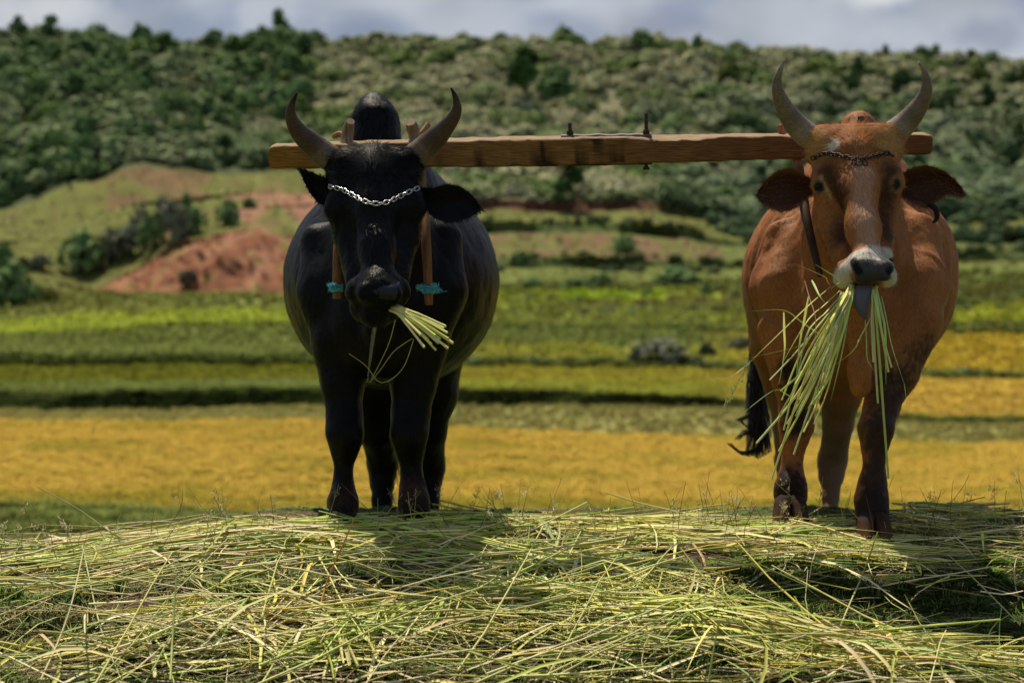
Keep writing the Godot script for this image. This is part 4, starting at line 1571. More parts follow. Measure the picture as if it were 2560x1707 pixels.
	cut(f, [2100, 722, 6.64, 4], [2150, 727, 6.58, 5], 0.01)
	cut(f, [2150, 727, 6.58, 5], [2228, 722, 6.62, 4], 0.01)
	var flank := at(1900, 650, 7.9).x
	var hide := func(p: Vector3, n: Vector3) -> float:
		var e := noise.get_noise_3d(p.x * 8.0, p.y * 4.0, p.z * 8.0) * 0.006
		e += noise.get_noise_3d(p.x * 34.0, p.y * 14.0, p.z * 34.0) * 0.0016
		# loose folds of skin that run down the flanks
		if p.z < -7.35 and p.y > 0.45 and p.y < 1.15:
			var along := p.z + 0.12 * p.y + noise.get_noise_3dv(p * 3.0) * 0.05
			e += 0.007 * sin(along * 70.0) * smoothstep(0.0, 0.5, absf(n.x)) * smoothstep(-8.4, -7.9, p.z)
		return e
	var bc := Color(0.30, 0.115, 0.037)
	var dark := Color(0.022, 0.014, 0.010)
	var h := func(x: float, y: float) -> Vector3:
		var from := at(x, y, 5.9)
		return f.hit(from, (from - EYE).normalized(), 0.0)
	var eye_l: Vector3 = h.call(2047.0, 466.0)
	var eye_r: Vector3 = h.call(2242.0, 460.0)
	var mark_l := [h.call(2068.0, 428.0), h.call(2098.0, 490.0), h.call(2100.0, 590.0)]
	var mark_r := [h.call(2228.0, 422.0), h.call(2214.0, 490.0), h.call(2218.0, 590.0)]
	var tear_l := [h.call(2052.0, 440.0), h.call(2078.0, 495.0)]
	var star: Vector3 = h.call(2086.0, 360.0)
	var bridge := [h.call(2158.0, 420.0), h.call(2160.0, 520.0), h.call(2172.0, 600.0)]
	var muz := [h.call(2100.0, 706.0), h.call(2112.0, 684.0), h.call(2130.0, 650.0), h.call(2170.0, 640.0), h.call(2215.0, 645.0), h.call(2236.0, 685.0), h.call(2234.0, 710.0)]
	var nose := [h.call(2162.0, 690.0), h.call(2206.0, 690.0), h.call(2146.0, 664.0), h.call(2222.0, 662.0), h.call(2134.0, 652.0), h.call(2148.0, 678.0), h.call(2232.0, 652.0), h.call(2224.0, 676.0)]
	var chinp := at(2150, 745, 6.72)
	var poll_l: Vector3 = h.call(2040.0, 362.0)
	var poll_r: Vector3 = h.call(2228.0, 352.0)
	var leg_r := [at(2290, 860, 7.3), at(2236, 960, 7.22), at(2200, 1075, 7.1), at(2196, 1180, 7.06), at(2184, 1262, 7.02)]
	var leg_l := [at(1976, 930, 7.36), at(1984, 1000, 7.35), at(1984, 1060, 7.34)]
	var fet_l := at(1978, 1215, 7.34)
	var paint := func(p: Vector3, n: Vector3) -> Color:
		var k := 1.0 + noise.get_noise_3d(p.x * 6.0, p.y * 4.0, p.z * 6.0) * 0.28 + noise.get_noise_3d(p.x * 40.0, p.y * 12.0, p.z * 40.0) * 0.14
		var c := Color(bc.r * k, bc.g * k, bc.b * k)
		var q := p.y
		if p.z < -6.95:
			# pale inner hind legs, dark stockings
			if p.z < -8.3 and q < 0.45:
				c = c.lerp(Color(0.20, 0.125, 0.07), smoothstep(0.45, 0.2, q + noise.get_noise_3dv(p * 9.0) * 0.1))
			c = patch(c, p, leg_r[0], 0.06, Color(0.09, 0.04, 0.018), 0.9, 0.5)
			for i in 4:
				c = patch_line(c, p, leg_r[i], leg_r[i + 1], 0.055, dark.lerp(Color(0.08, 0.04, 0.02), 0.3), 0.5, 0.6)
			for i in 2:
				c = patch_line(c, p, leg_l[i], leg_l[i + 1], 0.05, dark, 0.5, 0.6)
			c = patch_line(c, p, fet_l, fet_l - Vector3(0, 0.06, 0), 0.065, dark, 0.4, 0.6)
			c = patch_line(c, p, leg_r[4], leg_r[4] - Vector3(0, 0.07, 0), 0.07, dark, 0.4, 0.5)
			return c
		if q < 0.7:
			return patch(c, p, chinp, 0.06, Color(0.10, 0.09, 0.085), 0.4, 0.3)
		c = patch(c, p, poll_l, 0.050, Color(0.40, 0.21, 0.075), 0.7, 0.5)
		c = patch(c, p, poll_r, 0.050, Color(0.40, 0.21, 0.075), 0.7, 0.5)
		for i in 2:
			c = patch_line(c, p, bridge[i], bridge[i + 1], 0.032, Color(0.40, 0.21, 0.125), 0.6, 0.5)
			c = patch_line(c, p, mark_l[i], mark_l[i + 1], 0.034, Color(0.07, 0.03, 0.014), 0.8, 0.6)
			c = patch_line(c, p, mark_r[i], mark_r[i + 1], 0.030, Color(0.07, 0.03, 0.014), 0.8, 0.6)
		c = patch(c, p, eye_l, 0.024, Color(0.25, 0.145, 0.06), 0.5, 0.4)
		c = patch_line(c, p, tear_l[0], tear_l[1], 0.006, Color(0.36, 0.235, 0.10), 0.4, 0.4)
		c = patch(c, p, eye_r, 0.024, Color(0.25, 0.145, 0.06), 0.5, 0.4)
		c = patch(c, p, eye_l + Vector3(0, -0.002, 0), 0.018, Color(0.010, 0.008, 0.008), 0.4, 0.3)
		c = patch(c, p, eye_r + Vector3(0, -0.002, 0), 0.018, Color(0.010, 0.008, 0.008), 0.4, 0.3)
		c = patch(c, p, star, 0.019, Color(0.62, 0.56, 0.42), 0.3, 0.7)
		for i in 6:
			c = patch_line(c, p, muz[i], muz[i + 1], 0.034, Color(0.56, 0.50, 0.41), 0.3, 0.2)
		c = patch_line(c, p, nose[0], nose[1], 0.030, Color(0.050, 0.047, 0.050), 0.16, 0.1)
		c = patch_line(c, p, nose[2], nose[3], 0.021, Color(0.060, 0.057, 0.060), 0.2, 0.1)
		c = patch_line(c, p, nose[4], nose[5], 0.014, Color(0.010, 0.009, 0.010), 0.25, 0.1)
		c = patch_line(c, p, nose[6], nose[7], 0.013, Color(0.010, 0.009, 0.010), 0.25, 0.1)
		c = patch(c, p, chinp, 0.05, Color(0.12, 0.105, 0.10), 0.4, 0.3)
		return c
	var mb := flesh_mesh(f, base, -7.02, Vector3(at(1990, 900, 7.05).x, 0.62, -7.05), Vector3(at(2290, 900, 7.05).x, 1.5, -6.3), hide, paint)
	put("body", mb.mesh(coat), o)
	var centre := at(2136, 360, 6.9) - base
	var flow := func(p: Vector3, n: Vector3) -> Vector3:
		if p.z > -7.05 - base.z and p.y > 0.72:
			return Vector3((p.x - centre.x) * 9.0, -0.35 if p.y < centre.y else 0.3, 0.0)
		return Vector3(0, -1.0, -0.35 + 0.4 * noise.get_noise_3dv(p * 3.0))
	var hm2 := mat("brown_hair", 0.7, 0.12)
	var hair := hair_of(mb, 30000, 0.018, 0.0010, flow, 0.18)
	var tuft_top := hair_of(mb, 3500, 0.036, 0.0010, flow, 0.22, func(p: Vector3, n: Vector3) -> float:
		var q := p + base
		return maxf(smoothstep(1.12, 1.26, q.y) if q.z > -7.0 else 0.0, smoothstep(1.22, 1.32, q.y)))
	hair.add(tuft_top, Transform3D.IDENTITY, Color.WHITE)
	var ho := put("coat_hair", hair.mesh(hm2), o)
	ho.set_meta("kind", "stuff")
	var hr := Color(0.33, 0.25, 0.175)
	var hmid := Color(0.19, 0.14, 0.10)
	var ht := Color(0.30, 0.27, 0.22)
	horn(o, base, [[2052, 356, 6.97, 30], [2017, 336, 6.96, 29], [1988, 308, 6.95, 27], [1964, 272, 6.93, 23], [1948, 236, 6.91, 18], [1944, 204, 6.90, 13], [1952, 174, 6.89, 7], [1963, 149, 6.88, 2]], hr, hmid, ht)
	horn(o, base, [[2210, 350, 6.97, 31], [2242, 328, 6.96, 30], [2272, 300, 6.95, 27], [2299, 266, 6.93, 23], [2315, 234, 6.91, 18], [2318, 206, 6.90, 13], [2312, 178, 6.89, 7], [2298, 155, 6.88, 2]], hr, hmid, ht)
	var bi := Color(0.055, 0.022, 0.012)
	var bo := Color(0.17, 0.07, 0.03)
	var br := Color(0.03, 0.018, 0.014)
	ear(o, base, [[2036, 450, 482, 6.99], [2022, 444, 492, 6.97], [2000, 430, 512, 6.95], [1975, 422, 527, 6.94], [1948, 425, 528, 6.94], [1924, 442, 520, 6.95], [1906, 462, 508, 6.97], [1894, 480, 494, 6.99]], 0.04, bi, bo, br, coat)
	var re := ear(o, base, [[2240, 446, 482, 6.99], [2258, 432, 492, 6.97], [2285, 418, 512, 6.95], [2318, 413, 521, 6.94], [2345, 420, 502, 6.94], [2368, 432, 488, 6.95], [2390, 450, 490, 6.97], [2404, 468, 493, 6.99], [2410, 480, 488, 7.0]], 0.04, bi, bo, br, coat)
	var flap := MB.new()
	flap.tube(spline([at(2322, 512, 6.95) - base, at(2338, 520, 6.93) - base, at(2344, 536, 6.93) - base, at(2342, 548, 6.93) - base, at(2334, 556, 6.92) - base], 14), [0.006, 0.008, 0.009, 0.010, 0.010, 0.010, 0.0095, 0.009, 0.009, 0.0085, 0.008, 0.007, 0.006, 0.005, 0.003], 8, [Color(0.02, 0.013, 0.012)], Vector3(0, 0, 1))
	put("ear_flap", flap.mesh(coat), re)
	eye(o, base, f.hit(at(2047, 466, 5.9), (at(2047, 466, 5.9) - EYE).normalized(), -0.0105), 0.0135)
	eye(o, base, f.hit(at(2242, 460, 5.9), (at(2242, 460, 5.9) - EYE).normalized(), -0.0105), 0.0135)
	# tongue
	var tg := MB.new()
	tg.tube(spline([at(2160, 718, 6.66) - base, at(2158, 735, 6.60) - base, at(2154, 755, 6.575) - base, at(2158, 778, 6.575) - base, at(2166, 796, 6.59) - base], 14), [0.020, 0.023, 0.026, 0.027, 0.028, 0.028, 0.027, 0.026, 0.025, 0.023, 0.021, 0.018, 0.014, 0.010, 0.004], 12, [Color(0.085, 0.080, 0.090)], Vector3(0, 0, 1))
	put("tongue", tg.mesh(mat("tongue", 0.5, 0.35)), o)
	var hc := Color(0.03, 0.02, 0.016)
	var hd := Color(0.10, 0.048, 0.025)
	hoof(o, base, 1976, 1236, 1304, 7.28, 47, hc, hd)
	hoof(o, base, 2184, 1278, 1352, 6.98, 48, hc, hd)
	hoof(o, base, 2077, 1308, 1352, 8.55, 28, hd, hd)
	hoof(o, base, 1968, 1308, 1352, 8.55, 28, hd, hd)
	# tail swung out to the side
	var blk := Color(0.016, 0.014, 0.014)
	var tail := MB.new()
	var line := spline([at(2010, 560, 9.0) - base, at(1900, 720, 8.98) - base, at(1884, 850, 8.95) - base, at(1890, 960, 8.92) - base, at(1898, 1040, 8.90) - base], 20)
	var rad := []
	var tc := []
	for k in line.size():
		rad.append(lerpf(0.032, 0.012, float(k) / (line.size() - 1)))
		tc.append(Color(0.16, 0.07, 0.03).lerp(blk, smoothstep(0.45, 0.62, float(k) / (line.size() - 1))))
	tail.tube(line, rad, 10, tc)
	var to := put("tail", tail.mesh(coat), o)
	var th := MB.new()
	for k in 420:
		var u := rng.randf()
		var y0 := lerpf(850, 1060, u)
		var x0 := lerpf(1883, 1898, u)
		var spread := rr(-1, 1)
		var y2: float = minf(y0 + rr(90, 190), 1148.0 - absf(spread) * 20.0)
		var pts2 := [at(x0 + rr(-6, 6), y0, 8.92 + rr(-0.02, 0.02)) - base, at(x0 + spread * 22.0 + 4.0, lerpf(y0, y2, 0.5), 8.90 + rr(-0.03, 0.03)) - base, at(1897 + spread * 34.0, y2, 8.90 + rr(-0.03, 0.03)) - base]
		th.tube(pts2, [0.0022, 0.0020, 0.0006], 3, [vary(blk, 0.5)], Vector3.ZERO, false)
	for q in [[1900, 1060, 1880, 1040, 1838, 1050], [1900, 1100, 1868, 1080, 1836, 1098], [1905, 1120, 1860, 1135, 1816, 1108], [1895, 1090, 1860, 1060, 1845, 1052]]:
		for k in 26:
			var j := rr(-6, 6)
			th.tube(spline([at(q[0] + j, q[1] + j, 8.9) - base, at(q[2] + j * 0.8, q[3] + j, 8.88) - base, at(q[4] + rr(0, 14), q[5] + j * 0.5, 8.87) - base], 5), [0.0018, 0.0018, 0.0016, 0.0013, 0.001, 0.0004], 3, [vary(Color(0.035, 0.022, 0.018), 0.4)], Vector3.ZERO, false)
	put("tail_hair", th.mesh(mat("tail_hair", 0.35, 0.5)), to)

	var rust := StandardMaterial3D.new()
	rust.resource_name = "dark_chain"
	rust.albedo_color = Color(0.22, 0.17, 0.16)
	rust.metallic = 0.6
	rust.roughness = 0.55
	chain("halter_chain", "dark rusty chain across the brown ox's forehead", f, [[2030, 396], [2042, 392], [2056, 385], [2072, 383], [2092, 387], [2112, 391], [2132, 396], [2146, 397], [2165, 395], [2185, 390], [2206, 385], [2222, 383], [2234, 390]], rust, [[2137, 404, 1.2], [2150, 407, 0.1], [2163, 405, -1.1]])

	# long straw hanging from its mouth
	var mo := thing("straw_mouthful", "long green straw hanging from the brown ox's mouth to its knees", "straw", at(2130, 730, 6.62))
	var sm: Material = mats["straw"]
	var ends := [[2118, 724, 2020, 930, 1930, 1198, 5.0], [2122, 726, 2010, 960, 1892, 1108, 5.5], [2125, 728, 2035, 960, 1948, 1128, 5.0], [2128, 730, 2050, 950, 1985, 1136, 4.6], [2120, 728, 2030, 900, 1952, 978, 5.2],
		[2126, 730, 2070, 920, 2030, 1010, 4.6], [2130, 730, 2080, 930, 2022, 1020, 5.0], [2116, 726, 2030, 880, 1975, 1010, 4.0], [2114, 728, 2010, 900, 1960, 1075, 4.0], [2132, 732, 2060, 900, 1990, 1040, 4.4],
		[2112, 730, 2000, 870, 1925, 950, 3.6], [2136, 730, 2085, 870, 2036, 1012, 4.0], [2128, 728, 2062, 880, 2000, 1000, 5.0], [2122, 726, 2045, 860, 1990, 960, 4.5], [2118, 728, 2020, 850, 1955, 1000, 4.2],
		[2182, 726, 2186, 850, 2196, 1008, 5.0], [2188, 726, 2200, 900, 2222, 1196, 5.4], [2186, 726, 2200, 800, 2222, 930, 5.2], [2192, 726, 2206, 830, 2230, 918, 4.6], [2184, 724, 2180, 800, 2184, 905, 4.0],
		[2130, 728, 2074, 840, 2030, 935, 3.6], [2134, 728, 2090, 850, 2050, 985, 3.6], [2124, 728, 2040, 930, 1968, 1060, 4.4], [2127, 729, 2066, 950, 2010, 1080, 4.4], [2121, 727, 2000, 950, 1948, 1040, 4.2], [2131, 729, 2074, 960, 2036, 1060, 3.4]]
	for e in ends:
		var a := at(e[0] + 6.0, e[1] - 14.0, 6.70) - mo.position
		var b := at(e[0], e[1] + 6.0, 6.59) - mo.position
		var c := at(e[2], e[3], 6.52 + rr(-0.05, 0.05)) - mo.position
		var d := at(e[4], e[5], 6.50 + rr(-0.06, 0.06)) - mo.position
		var col: Color = vary([Color(0.58, 0.60, 0.13), Color(0.48, 0.54, 0.13), Color(0.66, 0.61, 0.17), Color(0.56, 0.59, 0.24)][rng.randi() % 4], 0.15)
		put("stalk", stalk_mesh([a, b, c, d], e[6] / F * 6.5 * 0.62, col, 14, 0.85).mesh(sm), mo)
	for e in [[2126, 728, 2090, 820, 2060, 960, 7.0], [2110, 730, 2020, 830, 1990, 960, 5.0], [2100, 726, 2020, 800, 1958, 905, 4.0], [2134, 730, 2105, 840, 2070, 930, 6.0], [2104, 728, 2072, 850, 2064, 960, 5.0], [2120, 726, 2078, 800, 2040, 890, 7.0], [2194, 726, 2214, 830, 2216, 960, 5.0], [2130, 730, 2106, 880, 2078, 1000, 4.0],
			[2022, 740, 2000, 860, 1990, 960, 5.0], [1960, 780, 1962, 880, 1948, 960, 4.5], [2078, 722, 2100, 700, 2038, 660, 3.5], [2078, 715, 2025, 760, 1870, 910, 3.6], [1870, 910, 1830, 940, 1765, 965, 2.4], [2050, 835, 1960, 775, 1880, 778, 2.6], [2036, 855, 1960, 875, 1850, 900, 1.8],
			[2030, 700, 2050, 740, 2066, 760, 4.0], [2012, 700, 2040, 800, 2034, 900, 1.8], [2076, 712, 2060, 690, 1984, 658, 2.0], [2164, 800, 2170, 900, 2190, 930, 2.2], [2205, 740, 2232, 870, 2262, 960, 2.2], [2262, 960, 2266, 990, 2268, 1016, 1.4], [2180, 790, 2130, 880, 2060, 930, 4.0], [2060, 930, 2045, 1000, 2036, 1072, 3.0], [2003, 1000, 1935, 975, 1842, 1046, 2.2]]:
		var a := at(e[0], e[1], 6.585) - mo.position
		var c := at(e[2], e[3], 6.50) - mo.position
		var d := at(e[4], e[5], 6.48) - mo.position
		var col: Color = vary([Color(0.45, 0.53, 0.12), Color(0.40, 0.50, 0.16), Color(0.58, 0.54, 0.12), Color(0.56, 0.44, 0.20)][rng.randi() % 4], 0.15)
		put("leaf_blade", leaf_mesh([a, a.lerp(c, 0.5), c, d], e[6] / F * 6.5 * 0.75, col, Vector3(0.8, 0.45, 0.3)).mesh(sm), mo)
	# a seed head that hangs out to the left
	var sh := MB.new()
	for k in 60:
		var u := rng.randf()
		var p := at(lerpf(1872, 1806, u) + rr(-6, 6), lerpf(908, 1030, u) + rr(-6, 6), 6.5) - mo.position
		sh.ball(p, Vector3(0.0018, 0.0035, 0.0018), 4, vary(Color(0.45, 0.46, 0.20), 0.2))
	sh.tube(spline([at(1874, 905, 6.5) - mo.position, at(1850, 950, 6.5) - mo.position, at(1806, 1032, 6.5) - mo.position], 8), [0.001, 0.001, 0.001, 0.001, 0.001, 0.001, 0.001, 0.001, 0.0006], 4, [Color(0.4, 0.42, 0.16)])
	put("seed_head", sh.mesh(sm), mo)

# ------------------------------------------------------------------ the yoke
func stick(called: String, pts: Array, rad: Array, cols: Array, parent: Node3D, m: Material) -> MeshInstance3D:
	var w := []
	for p in pts: w.append(at(p[0], p[1], p[2]) - parent.position)
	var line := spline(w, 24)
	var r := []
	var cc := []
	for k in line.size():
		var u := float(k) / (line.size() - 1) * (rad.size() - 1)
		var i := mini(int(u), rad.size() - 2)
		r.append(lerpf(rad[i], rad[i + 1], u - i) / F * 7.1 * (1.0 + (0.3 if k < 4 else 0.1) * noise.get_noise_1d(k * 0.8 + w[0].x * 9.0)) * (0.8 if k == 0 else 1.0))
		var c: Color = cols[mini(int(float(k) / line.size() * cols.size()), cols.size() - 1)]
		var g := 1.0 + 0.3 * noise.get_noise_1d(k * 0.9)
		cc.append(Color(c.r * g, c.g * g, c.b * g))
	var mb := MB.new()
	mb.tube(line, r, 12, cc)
	return put(called, mb.mesh(m), parent)

func twine(parent: Node3D, x: float, y: float, d: float, r: float, tufts: Array) -> void:
	var m := mat("twine", 0.8, 0.3)
	var mb := MB.new()
	var o := at(x, y, d) - parent.position
	var c := Color(0.06, 0.32, 0.38)
	for k in 4:
		var ring := []
		var rad := []
		for j in 17:
			var a := TAU * j / 16
			ring.append(o + Vector3(cos(a) * r, (k - 1.5) * 0.006 + sin(a * 2.0 + k) * 0.002, sin(a) * r))
			rad.append(0.0032)
		mb.tube(ring, rad, 5, [vary(c, 0.3)], Vector3.ZERO, false)
	for t in tufts:
		var q := at(t[0], t[1], d - 0.02) - parent.position
		var s: float = t[2] / F * d
		for k in 110:
			var a := q + Vector3(rr(-1, 1), rr(-1, 1), rr(-0.7, 0.7)) * s * 0.5
			var b := a + Vector3(rr(-1, 1), rr(-1, 1), rr(-0.6, 0.6)) * s * 0.45
			var e := b + Vector3(rr(-1, 1), rr(-1, 1), rr(-0.6, 0.6)) * s * 0.4
			mb.tube([a, b, e], [0.0009, 0.0009, 0.0005], 3, [vary(Color(0.14, 0.52, 0.58), 0.35)], Vector3.ZERO, false)
		mb.tube([o, o.lerp(q, 0.5), q], [0.003, 0.003, 0.002], 5, [c])
	put("twine_tie", mb.mesh(m), parent)

func build_yoke() -> void:
	var wood := mat("yoke_wood", 0.72, 0.22)
	wood.albedo_texture = streaks(256, 8.0, 46.0, 61, 0.45, 1.15, 5)
	wood.uv1_triplanar = true
	wood.uv1_scale = Vector3(1.4, 7.0, 7.0)
	wood.heightmap_enabled = true
	wood.heightmap_texture = streaks(256, 8.0, 60.0, 62, 0.0, 1.0, 4)
	wood.heightmap_scale = 0.3
	var o := thing("yoke", "long squared wooden yoke beam across both oxen's necks", "yoke", at(1480, 380, 7.2))
	var st := [[672, 373, 417], [676, 369, 421], [686, 366, 423], [960, 358, 421], [1240, 351, 418], [1400, 347, 417], [1520, 345, 412], [1650, 346, 408], [1840, 342, 403], [2100, 340, 394], [2316, 337, 386], [2328, 340, 384], [2332, 346, 378]]
	var tilt := 0.19
	var upv := Vector3(0, cos(tilt), sin(tilt))
	var inv := Vector3(0, sin(tilt), -cos(tilt))
	var pts := []
	var cols := []
	var prof := [[0.0, 0.12], [0.0, 0.88], [0.03, 0.96], [0.12, 1.0], [0.88, 1.0], [0.97, 0.96], [1.0, 0.88], [1.0, 0.12], [0.97, 0.03], [0.88, 0.0], [0.12, 0.0], [0.03, 0.04], [0.0, 0.12]]
	var stations := []
	for i in st.size() - 1:
		var n := 1 if i < 2 or i > st.size() - 4 else 14
		for k in n:
			var u := float(k) / n
			stations.append([lerpf(st[i][0], st[i + 1][0], u), lerpf(st[i][1], st[i + 1][1], u), lerpf(st[i][2], st[i + 1][2], u)])
	stations.append(st[st.size() - 1])
	var first := true
	for s in stations:
		var top := at(s[0], s[1], 7.2)
		var low := at(s[0], s[2], 7.2)
		var h := (top - low).length() / cos(tilt)
		var deep: float = 0.092 * clampf(h / 0.08, 0.6, 1.05)
		var cuth := 0.007 * smoothstep(40.0, 0.0, absf(s[0] - 1700.0) - 60.0)
		for q in prof:
			var j := noise.get_noise_3d(s[0] * 0.02, q[0] * 3.0, q[1] * 3.0) * 0.0045 + noise.get_noise_3d(s[0] * 0.15, q[0] * 5.0, q[1] * 5.0) * 0.0012
			var p: Vector3 = low + upv * (h * q[1]) + inv * (deep * q[0]) + upv * j - inv * j
			if q[1] > 0.9 and q[0] < 0.2: p -= upv * cuth * (1.0 + noise.get_noise_1d(s[0] * 0.3))
			pts.append(p - o.position)
			# worn wood, the top highlight painted into its colour, with dark grime in patches along the lower edge
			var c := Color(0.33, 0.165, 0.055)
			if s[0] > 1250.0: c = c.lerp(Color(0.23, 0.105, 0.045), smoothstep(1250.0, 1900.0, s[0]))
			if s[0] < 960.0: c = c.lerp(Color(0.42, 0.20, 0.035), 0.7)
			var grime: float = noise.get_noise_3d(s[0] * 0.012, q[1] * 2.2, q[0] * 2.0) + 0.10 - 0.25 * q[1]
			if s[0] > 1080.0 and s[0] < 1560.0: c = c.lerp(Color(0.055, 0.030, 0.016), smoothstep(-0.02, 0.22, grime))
			if q[1] > 0.97 and q[0] > 0.05: c = Color(0.44, 0.30, 0.165)  # worn top face, painted paler to carry the highlight along the beam
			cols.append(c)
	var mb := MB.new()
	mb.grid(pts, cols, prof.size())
	for k in mb.n.size():
		var i := k / prof.size()
		var mid := Vector3.ZERO
		for j in prof.size() - 1: mid += pts[i * prof.size() + j]
		mid /= prof.size() - 1
		if mb.n[k].dot(mb.v[k] - mid) < 0.0: mb.n[k] = -mb.n[k]
	for e in [0, stations.size() - 1]:
		var b := mb.v.size()
		for j in prof.size() - 1:
			mb.v.append(pts[e * prof.size() + j])
			mb.n.append(Vector3.LEFT if e == 0 else Vector3.RIGHT)
			mb.c.append(Color(0.34, 0.20, 0.10))
		for j in range(1, prof.size() - 2): mb.t.append_array([b, b + j, b + j + 1])
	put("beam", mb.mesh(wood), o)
	# metal plates and bolts
	var iron := StandardMaterial3D.new()
	iron.resource_name = "rusty_iron"
	iron.albedo_color = Color(0.20, 0.14, 0.12)
	iron.metallic = 0.35
	iron.roughness = 0.6
	var plate := StandardMaterial3D.new()
	plate.resource_name = "worn_plate"
	plate.albedo_color = Color(0.42, 0.38, 0.36)
	plate.metallic = 0.75
	plate.roughness = 0.38
	for e in [[1403, 346, 1630, 342, 0.034, 0.0075, "top_plate"], [1402, 417, 1632, 412, 0.034, 0.008, "under_plate"]]:
		var a := at(e[0], e[1], 7.21)
		var b := at(e[2], e[3], 7.21)
		var pm := MB.new()
		var p2 := []
		var w := 6
		for k in 13:
			var q := a.lerp(b, k / 12.0) + upv * (noise.get_noise_1d(k * 0.9 + e[1]) * 0.004)
			for v in [[0.0, 0.0], [0.0, 1.0], [1.0, 1.0], [1.0, 0.0], [0.0, 0.0]]:
				p2.append(q + inv * (v[0] * e[4] + 0.012) + upv * (v[1] * e[5]) - o.position)
		for k in 12:
			for v in 4:
				var i := k * 5 + v
				var nn: Vector3 = [-inv, upv, inv, -upv][v]
				pm.quad(p2[i], p2[i + 1], p2[i + 6], p2[i + 5], nn, Color.WHITE)
		for k in [0, 60]:
			pm.quad(p2[k], p2[k + 1], p2[k + 2], p2[k + 3], Vector3.LEFT if k == 0 else Vector3.RIGHT, Color.WHITE)
		put(e[6], pm.mesh(plate if e[6] == "top_plate" else iron), o)
	for e in [[1425, 338, 308, 424], [1616, 336, 284, 420]]:
		var lowp := at(e[0], e[3], 7.235) - o.position
		var topp := at(e[0], e[2], 7.235) - o.position
		var bm := MB.new()
		var line := []
		var r := []
		for k in 41:
			line.append(lowp.lerp(topp, k / 40.0))
			r.append(0.0060 + (0.0006 if k % 2 == 0 else 0.0))
		bm.tube(line, r, 10, [Color.WHITE])
		bm.tube([lowp - Vector3(0, 0.006, 0), lowp + Vector3(0, 0.004, 0)], [0.012, 0.012], 6, [Color.WHITE])
		var bo := put("bolt", bm.mesh(iron), o)
		var nm := MB.new()
		var n0 := at(e[0], e[1] - 2.0, 7.235) - o.position
		nm.tube([n0, n0 + upv * 0.010], [0.0125, 0.0125], 6, [Color.WHITE])
		nm.tube([n0 + upv * 0.0105, n0 + upv * 0.014], [0.0105, 0.009], 12, [Color.WHITE])
		put("nut", nm.mesh(iron), bo)
	# staves through the beam on both sides of each neck
	var pale := Color(0.26, 0.175, 0.10)
	var warm := Color(0.26, 0.115, 0.045)
	var sm := mat("stave_wood", 0.7, 0.35)
	sm.albedo_texture = streaks(128, 20.0, 4.0, 65, 0.6, 1.15, 4)
	sm.uv1_triplanar = true
	sm.uv1_scale = Vector3(6, 2, 6)
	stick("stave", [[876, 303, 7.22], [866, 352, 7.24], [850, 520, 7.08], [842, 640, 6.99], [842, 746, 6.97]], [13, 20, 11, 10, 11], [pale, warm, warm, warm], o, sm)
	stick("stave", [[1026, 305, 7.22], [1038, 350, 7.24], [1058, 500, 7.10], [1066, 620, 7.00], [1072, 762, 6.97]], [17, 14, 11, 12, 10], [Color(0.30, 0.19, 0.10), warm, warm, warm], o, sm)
	stick("peg", [[1046, 342, 7.26], [1060, 325, 7.27], [1071, 311, 7.28]], [8, 7, 8], [Color(0.34, 0.20, 0.09)], o, sm)
	stick("peg", [[866, 345, 7.27], [848, 335, 7.28], [832, 342, 7.29]], [7, 8, 6], [Color(0.38, 0.15, 0.06)], o, sm)
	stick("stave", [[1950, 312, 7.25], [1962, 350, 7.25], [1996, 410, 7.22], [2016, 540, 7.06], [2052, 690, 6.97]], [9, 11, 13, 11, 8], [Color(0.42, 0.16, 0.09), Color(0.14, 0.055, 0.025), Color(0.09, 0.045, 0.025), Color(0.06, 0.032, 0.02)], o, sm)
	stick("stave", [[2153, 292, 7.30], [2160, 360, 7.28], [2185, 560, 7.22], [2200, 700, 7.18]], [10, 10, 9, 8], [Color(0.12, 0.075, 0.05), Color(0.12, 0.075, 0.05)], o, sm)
	stick("peg", [[2168, 300, 7.27], [2170, 330, 7.27], [2172, 350, 7.27]], [9, 9, 9], [Color(0.25, 0.16, 0.12)], o, sm)
	twine(o, 842, 719, 6.97, 0.017, [[829, 716, 14.0]])
	twine(o, 1070, 724, 6.97, 0.018, [[1050, 719, 12.0], [1090, 720, 16.0]])
	var wisp := MB.new()
	wisp.tube(spline([at(1094, 718, 6.95) - o.position, at(1103, 728, 6.95) - o.position, at(1110, 729, 6.95) - o.position, at(1118, 727, 6.95) - o.position], 8), [0.0015, 0.0015, 0.0014, 0.0013, 0.0012, 0.0011, 0.001, 0.001, 0.0008], 5, [Color(0.06, 0.30, 0.33)])
	put("twine_end", wisp.mesh(mats["twine"]), o)

